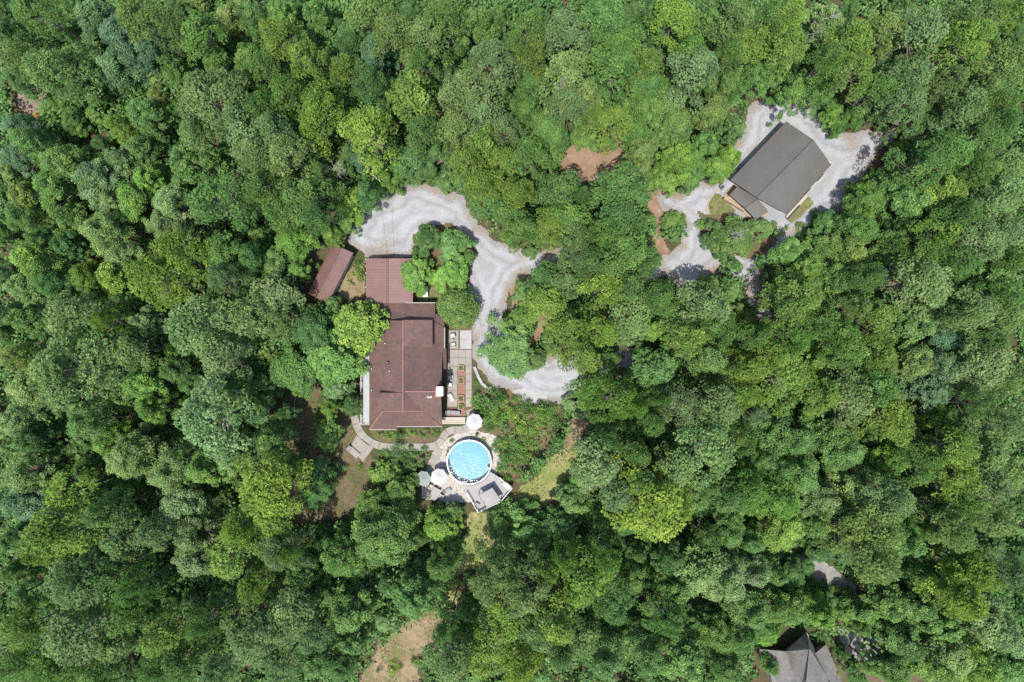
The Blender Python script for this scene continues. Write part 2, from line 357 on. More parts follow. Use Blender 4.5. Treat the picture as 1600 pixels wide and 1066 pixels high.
GRAVEL_MAIN = [(540, 385), (552, 352), (572, 325), (600, 308), (628, 290), (652, 284), (690, 298), (722, 307), (738, 332), (755, 356), (772, 374), (800, 388), (835, 388), (880, 388), (935, 400), (990, 412), (1045, 398),
               (1060, 425), (1000, 442), (940, 432), (880, 418), (845, 420), (822, 428), (806, 440), (795, 456), (792, 480), (785, 500), (790, 520), (820, 550), (860, 555), (895, 552), (940, 552), (985, 540), (1010, 552), (990, 575), (945, 580), (910, 612), (898, 630), (868, 632), (845, 628), (818, 618), (790, 608), (770, 600), (745, 578), (737, 560), (737, 520), (726, 500), (720, 440), (700, 370), (660, 372), (645, 402), (572, 403), (560, 390)]
tag(patch('gravel_drive', GRAVEL_MAIN, M['gravel'], 0.02, 0.55, 0.2, keep=0.3, seed=20), 'pale grey gravel drive curling round the red roofed house')
GRAVEL_EAST = [(1166, 168), (1193, 154), (1235, 152), (1262, 158), (1282, 180), (1302, 206), (1332, 209), (1362, 203), (1402, 199), (1396, 215), (1370, 247), (1345, 277), (1332, 307), (1312, 332), (1282, 348), (1254, 362), (1240, 376), (1218, 395), (1196, 408), (1186, 425), (1190, 465), (1208, 495), (1182, 500), (1162, 455), (1140, 430), (1122, 425), (1090, 448), (1058, 452), (1034, 428), (1030, 402), (1066, 382), (1070, 352), (1040, 332), (1020, 305), (1060, 298), (1100, 286), (1130, 276), (1138, 240), (1164, 210)]
tag(patch('gravel_yard', GRAVEL_EAST, M['gravel'], 0.028, 0.5, 0.2, keep=0.3, seed=21), 'pale grey gravel yard around the grey roofed building')
patch('planting_bed', [(640, 405), (648, 368), (672, 352), (705, 350), (735, 372), (748, 395), (738, 420), (730, 450), (742, 480), (735, 512), (700, 516), (690, 500), (645, 470)], M['bed'], 0.03, 0.45, label='mulched bed under the trees by the carport', seed=22)
patch('grass_plot', [(1106, 318), (1118, 300), (1135, 312), (1150, 330), (1140, 338), (1108, 335)], M['grass'], 0.044, 0.15, 0.15, label='small curved grass plot in front of the porch', seed=23)
patch('side_plot', [(1228, 340), (1262, 304), (1270, 318), (1252, 338), (1236, 348)], M['grass'], 0.044, 0.2, 0.15, label='strip of grass and soil along the grey building', seed=24)
patch('front_bed', [(1092, 332), (1150, 338), (1185, 345), (1215, 345), (1212, 378), (1180, 402), (1125, 405), (1098, 375)], M['bed'], 0.036, 0.5, label='planted bed in front of the grey building', seed=25)
patch('hedge_bed', [(578, 672), (690, 668), (686, 690), (640, 694), (600, 692), (585, 686)], M['bed'], 0.02, 0.2, 0.15, label='planting strip below the house wall', seed=26)
patch('pool_surround', [(676, 708), (694, 690), (715, 676), (745, 672), (775, 682), (782, 720), (775, 752), (735, 785), (700, 785), (660, 778), (655, 740), (678, 732)], M['white_stone'], 0.024, 0.25, 0.2, label='pale stone surround of the round pool', seed=27)
patch('shed_side', [(540, 430), (572, 405), (572, 470), (530, 465)], M['yard'], 0.01, 0.3, label='bare strip between shed and carport', seed=28)
patch('utility_lawn', [(645, 430), (690, 440), (690, 474), (645, 474)], M['grass'], 0.034, 0.15, 0.2, label='small shaded lawn behind the carport', seed=29)
patch('garden_bed', [(738, 612), (790, 612), (870, 632), (880, 655), (852, 700), (800, 748), (784, 742), (772, 690), (742, 672)], M['bed'], 0.016, 0.4, label='flower garden beside the pool', seed=30)

# ------------------------------------------------------------------ foliage prototypes
def rot_frames(n, axis):
    """unit vectors u, w perpendicular to axis (n,3)"""
    a = axis / np.linalg.norm(axis, axis=1, keepdims=True)
    h = np.where(np.abs(a[:, 2:3]) < 0.9, np.array([[0, 0, 1.0]]), np.array([[1.0, 0, 0]]))
    u = np.cross(a, h); u /= np.linalg.norm(u, axis=1, keepdims=True)
    return a, u, np.cross(a, u)

def diamonds(c, d, side, L, w):
    """diamond blades from c along d; side is the width direction"""
    n = len(c); L = L[:, None]; w = w[:, None]
    V = np.stack([c, c + d * L * 0.5 + side * w, c + d * L, c + d * L * 0.5 - side * w], 1).reshape(-1, 3)
    F = np.arange(4 * n).reshape(-1, 4); return V, F

def unit(v): return v / (np.linalg.norm(v, axis=-1, keepdims=True) + 1e-9)

def lobed(rng, n=5, amp=0.2):
    ph = rng.uniform(0, 6.28, n); am = rng.normal(0, amp, n) / np.sqrt(np.arange(1, n + 1))
    return lambda th: 1 + sum(am[k] * np.cos((k + 1) * th + ph[k]) for k in range(n))

def puff_layout(rng, R, n, z_top, depth, power=1.7, irregular=0.16, spread=0.37):
    """puff centres gathered round the ends of uneven limbs, so the crown falls into clumps with gaps between them"""
    nl = int(rng.integers(8, 13)); k = np.arange(nl) + 0.5
    lr = np.sqrt(k / nl) * 0.86 + rng.normal(0, 0.07, nl); lr[0] = 0.05
    lth = k * 2.39996 + rng.uniform(0, 6.28) + rng.normal(0, 0.25, nl)
    lr = np.clip(lr * lobed(rng, 6, irregular)(lth), 0.03, 1.1)
    lz = rng.normal(0, 0.055 * depth + 0.18, nl)
    w = rng.uniform(0.6, 1.4, nl); who = rng.choice(nl, n, p=w / w.sum())
    off = rng.uniform(0, 1, n) ** 0.6 * spread * rng.uniform(0.8, 1.25, n); oth = rng.uniform(0, 6.28, n)
    x = lr[who] * np.cos(lth[who]) + off * np.cos(oth); y = lr[who] * np.sin(lth[who]) + off * np.sin(oth)
    r = np.clip(np.hypot(x, y), 0, 1.25)
    z = z_top - depth * r ** power + lz[who] - 2.6 * (off / spread) ** 2 * spread + rng.normal(0, 0.22, n)
    return np.stack([R * x, R * y, z], 1), r

def dome_layout(rng, R, n, z_top, depth, power=2.4, irregular=0.05, spread=0):
    k = np.arange(n) + 0.5; r = np.clip(np.sqrt(k / n) + rng.normal(0, 0.03, n), 0.02, 1.03); th = k * 2.39996 + rng.normal(0, 0.1, n)
    f = lobed(rng, 6, irregular)(th); z = z_top - depth * r ** power + rng.normal(0, 0.16, n)
    return np.stack([R * r * f * np.cos(th), R * r * f * np.sin(th), z], 1), r

def pine_crown(seed, R=4.4, top=18.0, depth=4.6, n_puff=54, pr=(0.6, 1.1), gap=0.0, irregular=0.2):
    """limbs end in puffs, puffs are made of separate needle balls (one per shoot)"""
    rng = np.random.default_rng(seed)
    P, rr = puff_layout(rng, R * 0.88, n_puff, top - 1.0, depth, 1.7, irregular)
    P2, r2 = puff_layout(rng, R * 0.85, n_puff // 2, top - 3.0, depth * 0.9, 1.7, irregular)
    P = np.concatenate([P, P2])
    if gap: P = P[rng.random(len(P)) > gap]
    V, F, A = [], [], []; nv = 0
    for p in P:
        r = rng.uniform(*pr); n = int(25 * (r / 0.85) ** 2)
        k = np.arange(n) + 0.5; cz = 1 - 1.45 * k / n; th = k * 2.39996 + rng.uniform(0, 6.28)      # even spread over the upper three quarters
        dirs = unit(np.stack([np.sqrt(1 - cz ** 2) * np.cos(th), np.sqrt(1 - cz ** 2) * np.sin(th), cz], 1) + rng.normal(0, 0.16, (n, 3)))
        c = p + dirs * (r * rng.uniform(0.72, 1.02, n))[:, None] * np.array([1.0, 1.0, 0.85])
        pv = rng.normal(0.5, 0.2); sv = np.clip(pv + rng.normal(0, 0.09, n), 0, 1); ball = rng.uniform(0.20, 0.33, n); nb = 12
        axis = unit(dirs + np.array([0, 0, 0.5]))
        for b in range(nb):
            d = unit(rng.normal(0, 1, (n, 3)) + axis * 0.9)
            side = unit(np.cross(d, rng.normal(0, 0.35, (n, 3)) + axis + np.array([0, 0, 0.3])))
            v, f = diamonds(c, d, side, ball * rng.uniform(0.8, 1.15, n), ball * rng.uniform(0.17, 0.25, n))
            V.append(v); F.append(f + nv); nv += len(v); A.append(np.repeat(np.clip(sv + rng.normal(0, 0.08, n), 0, 1), 4))
    return np.concatenate(V), np.concatenate(F), np.concatenate(A), P

def leaf_crown(seed, R=4.2, top=13.0, depth=5.5, n_puff=80, leaves=120, pr=(0.6, 1.15), size=(0.22, 0.42), irregular=0.18, power=2.0, under=0.5, gap=0.0, upright=0.5, layout=None):
    rng = np.random.default_rng(seed)
    lay = layout or puff_layout
    P, rr = lay(rng, R * 0.9, n_puff, top - 0.8, depth, power, irregular)
    P2, r2 = lay(rng, R * 0.8, int(n_puff * under), top - 2.6, depth * 0.8, power, irregular)
    P = np.concatenate([P, P2])
    if gap: P = P[rng.random(len(P)) > gap]
    V, F, A = [], [], []; nv = 0
    for p in P:
        r = rng.uniform(*pr); n = int(leaves * (r / 0.85) ** 2)
        dirs = unit(rng.normal(0, 1, (n, 3)) + np.array([0, 0, 0.35]))
        c = p + dirs * (r * rng.uniform(0.35, 1.05, n) ** 0.7)[:, None] * np.array([1.0, 1.0, 0.75])
        nrm = unit(dirs * 0.55 + np.array([0, 0, upright]) + rng.normal(0, 0.45, (n, 3)))
        a, u, w = rot_frames(n, nrm); ang = rng.uniform(0, 6.28, n)[:, None]
        d = u * np.cos(ang) + w * np.sin(ang); side = np.cross(a, d)
        L = rng.uniform(*size, n)
        v, f = diamonds(c - d * (L / 2)[:, None], d, side, L, L * rng.uniform(0.26, 0.4, n))
        V.append(v); F.append(f + nv); nv += len(v)
        pv = rng.normal(0.5, 0.2)
        A.append(np.repeat(np.clip(pv + rng.normal(0, 0.10, n), 0, 1), 4))
    return np.concatenate(V), np.concatenate(F), np.concatenate(A), P

def trunk_mesh(name, P, top, r0, n_limb, seed, fork=0.45):
    rng = random.Random(seed); mb = MB()
    n = 7; bend = [Vector((rng.uniform(-.25, .25), rng.uniform(-.25, .25), 0)) for _ in range(n + 1)]
    pts = [Vector((0, 0, -0.15))] + [Vector((0, 0, top * 0.9 * i / n)) + bend[i] * (i / n) for i in range(1, n + 1)]
    mb.tube(pts, [r0 * (1 - 0.8 * i / n) * (1.25 if i == 0 else 1) for i in range(n + 1)], 7)
    idx = list(range(len(P))); rng.shuffle(idx)
    for k in idx[:n_limb]:
        e = Vector(P[k]); t = max(fork, min(0.95, (e.z - 1.6 - 0.25 * math.hypot(e.x, e.y)) / (top * 0.9)))
        i = min(n - 1, int(t * n)); b = pts[i].lerp(pts[i + 1], t * n - i)
        mid = b.lerp(e, 0.5) + Vector((rng.uniform(-.3, .3), rng.uniform(-.3, .3), -0.25))
        rb = r0 * (1 - 0.8 * t) * 0.55
        mb.tube([b, mid, e], [rb, rb * 0.6, rb * 0.2], 5)
    m = bpy.data.meshes.new(name); m.from_pydata([tuple(p) for p in mb.v], [], mb.f); m.materials.append(M['bark']); m.update()
    return m

PROTO = {'P': [], 'Q': [], 'R': [], 'G': [], 'B': []}       # pine, broadleaf, round hedge-like tree, magnolia, bush
def add_proto(kind, data, R, top, r0, n_limb, seed, fork=0.45):
    V, F, A, P = data
    PROTO[kind].append((np_mesh('crown', V, F, M['leaf'], {'var': A}), trunk_mesh('trunk', P, top, r0, n_limb, seed, fork), R, top))
rp = random.Random(31)
for s in range(10):
    lo = rp.uniform(0.5, 0.7)
    add_proto('P', pine_crown(100 + s, n_puff=rp.randint(46, 62), depth=rp.uniform(3.6, 6.2), pr=(lo, lo + rp.uniform(0.35, 0.5)), gap=rp.choice((0, 0, 0.06, 0.14)), irregular=rp.uniform(0.12, 0.3)), 4.4, 18.0, 0.30, 26, s, 0.6)
for s in range(10):
    z0 = rp.uniform(0.13, 0.2)
    add_proto('Q', leaf_crown(200 + s, n_puff=rp.randint(64, 92), leaves=190, depth=rp.uniform(4.5, 7.2), pr=(rp.uniform(0.42, 0.58), rp.uniform(0.85, 1.1)), size=(z0, z0 * 2), gap=rp.choice((0, 0, 0.08, 0.16)), irregular=rp.uniform(0.12, 0.28)), 4.2, 13.0, 0.26, 24, 50 + s)
add_proto('R', leaf_crown(300, R=3.5, top=7.5, depth=4.2, n_puff=150, leaves=150, pr=(0.45, 0.75), size=(0.14, 0.26), irregular=0.03, power=2.6, layout=dome_layout), 3.5, 7.5, 0.2, 18, 70, 0.3)
add_proto('G', leaf_crown(310, R=4.3, top=10.0, depth=5.0, n_puff=150, leaves=85, pr=(0.4, 0.7), size=(0.24, 0.42), irregular=0.14, power=2.0, upright=0.6, gap=0.12, layout=dome_layout), 4.3, 10.0, 0.25, 20, 71, 0.35)
for s in range(4):
    add_proto('B', leaf_crown(320 + s, R=1.6, top=2.2, depth=1.5, n_puff=[18, 14, 22, 16][s], leaves=140, pr=(0.35, 0.65), size=(0.13, 0.25), irregular=0.2, power=2.0, under=0.6), 1.6, 2.2, 0.05, 8, 80 + s, 0.15)

COLORS = {'y': (0.186, 0.298, 0.060), 'Y': (0.222, 0.336, 0.057), 'g': (0.122, 0.236, 0.063), 'p': (0.182, 0.282, 0.104), 'd': (0.086, 0.180, 0.052),
          'b': (0.118, 0.216, 0.108), 'l': (0.148, 0.278, 0.052), 'o': (0.168, 0.256, 0.070)}
CNAME = {'y': 'yellow-green', 'Y': 'bright yellow-green', 'g': 'mid green', 'p': 'pale grey-green', 'd': 'dark green', 'b': 'blue-green', 'l': 'fresh green', 'o': 'olive green'}

LANDMARKS = [('round pool', 733, 722, 40), ('red-roofed carport', 608, 438, 45), ('red metal shed', 516, 428, 45), ('brown-roofed house', 632, 580, 75),
             ('grey metal roof', 1220, 265, 80), ('grey shingled roof', 1255, 1035, 55), ('gravel turnaround', 640, 335, 55), ('pine straw clearing', 930, 258, 45),
             ('sandy clearing', 625, 1005, 50), ('orange clay bank', 72, 188, 15), ('asphalt lane', 1290, 900, 35), ('dry lawn', 850, 755, 35), ('pool deck', 765, 775, 25),
             ('white concrete slab', 832, 618, 20), ('top left corner', 0, 0, 10), ('top right corner', 1600, 0, 10), ('bottom left corner', 0, 1066, 10), ('bottom right corner', 1600, 1066, 10),
             ('middle left edge', 0, 533, 10), ('middle right edge', 1600, 533, 10), ('top edge middle', 800, 0, 10), ('bottom edge middle', 800, 1066, 10),
             ('brightest yellow pine', 1030, 812, 55), ('magnolia', 554, 512, 42), ('photo centre', 800, 533, 10), ('soil hollow', 1404, 460, 18),
             ('gravel loop tip', 1398, 202, 10), ('yellow pine above shed', 560, 192, 42), ('yellow pine beside drive', 860, 478, 38)]
DIST = ['just', 'one crown', 'two crowns', 'three crowns', 'four crowns', 'five crowns', 'six crowns', 'seven crowns']
def direction(dx, dy, fine=False):
    a = math.degrees(math.atan2(-dy, dx)) % 360
    if fine:
        return ['right of', 'right slightly above', 'upper right of', 'above slightly right', 'above', 'above slightly left', 'upper left of', 'left slightly above',
                'left of', 'left slightly below', 'lower left of', 'below slightly left', 'below', 'below slightly right', 'lower right of', 'right slightly below'][int((a + 11.25) // 22.5) % 16]
    return ['right of', 'upper right of', 'above', 'upper left of', 'left of', 'lower left of', 'below', 'lower right of'][int((a + 22.5) // 45) % 8]
USED = set()
def place_label(size, colour, noun, x, y):
    near = sorted((max(0, math.hypot(x - lx, y - ly) - rr), nme, lx, ly) for nme, lx, ly, rr in LANDMARKS if math.hypot(x - lx, y - ly) > 6)
    for fine in (False, True):
        for d, nme, lx, ly in near[:3 if not fine else 8]:
            k = int(d / 62)
            if k >= len(DIST): break
            s = f"{size} {colour} {noun} {DIST[k]} {direction(x - lx, y - ly, fine)} the {nme}"
            if s not in USED: USED.add(s); return s
    s = f"{size} {colour} {noun} between the {near[0][1]} and the {near[1][1]}"
    if s in USED: s = f"{size} {colour} {noun} between the {near[0][1]} and the {near[2][1]}"
    USED.add(s); return s

def jitter_col(c, rng, amt=0.12):
    k = rng.uniform(1 - amt, 1 + amt); return (c[0] * k * rng.uniform(0.92, 1.08), c[1] * k, c[2] * k * rng.uniform(0.85, 1.15), 1)
CANOPY = []
def plant(x, y, r, kind, colour, h=None, group=None, rng=random.Random(5)):
    nm = {'P': 'pine_tree', 'Q': 'broadleaf_tree', 'U': 'understory_tree', 'R': 'round_tree', 'G': 'magnolia_tree', 'B': 'shrub'}[kind]
    if kind == 'Q' and r < 25: nm = 'small_broadleaf_tree'  # small broadleaf trees, built from the same crowns as the larger ones
    noun = {'P': 'pine', 'Q': 'leafy tree', 'U': 'understory tree', 'R': 'dense round tree', 'G': 'magnolia', 'B': 'shrub'}[kind]
    if h is None:
        if kind == 'P': h = rng.uniform(14.5, 17.5) + r * 0.06
        elif kind == 'Q': h = (6.5 + r * 0.17 if r > 24 else 3.2 + r * 0.17) * rng.uniform(0.9, 1.1)
        elif kind == 'B': h = max(0.5, r * 0.1 * rng.uniform(1.2, 1.9))
        else: h = {'R': 7.5, 'G': 10.0}[kind]
    crown, trunk, R0, top = rng.choice(PROTO['Q' if kind == 'U' else kind])
    zc = h * 0.86; b = W(x, y, zc); b.z = 0
    s = r * 0.1 * (H - zc) / H / R0 * (1.05 if kind in 'PQ' and r > 24 else 0.98)
    big = {'P': (28, 44), 'Q': (26, 40), 'B': (9, 18)}.get(kind, (0, 999))
    size = 'small' if r < big[0] else ('broad' if r >= big[1] else 'medium')
    if kind in 'RG': size = 'leafy'
    lab = place_label(size, CNAME[colour], noun, x, y)
    t = thing(nm, b, lab, {'P': 'pine', 'B': 'shrub'}.get(kind, 'tree'), group, rng.uniform(0, 6.28))
    t.scale = (s * rng.uniform(0.9, 1.14), s * rng.uniform(0.9, 1.14), h / top)
    link(bpy.data.objects.new('trunk', trunk), t)
    c = link(bpy.data.objects.new('crown', crown), t); c.color = jitter_col(COLORS[colour], rng, 0.15); t.rotation_euler.x = rng.uniform(-0.06, 0.06); t.rotation_euler.y = rng.uniform(-0.06, 0.06)
    CANOPY.append((x, y, r)); return t

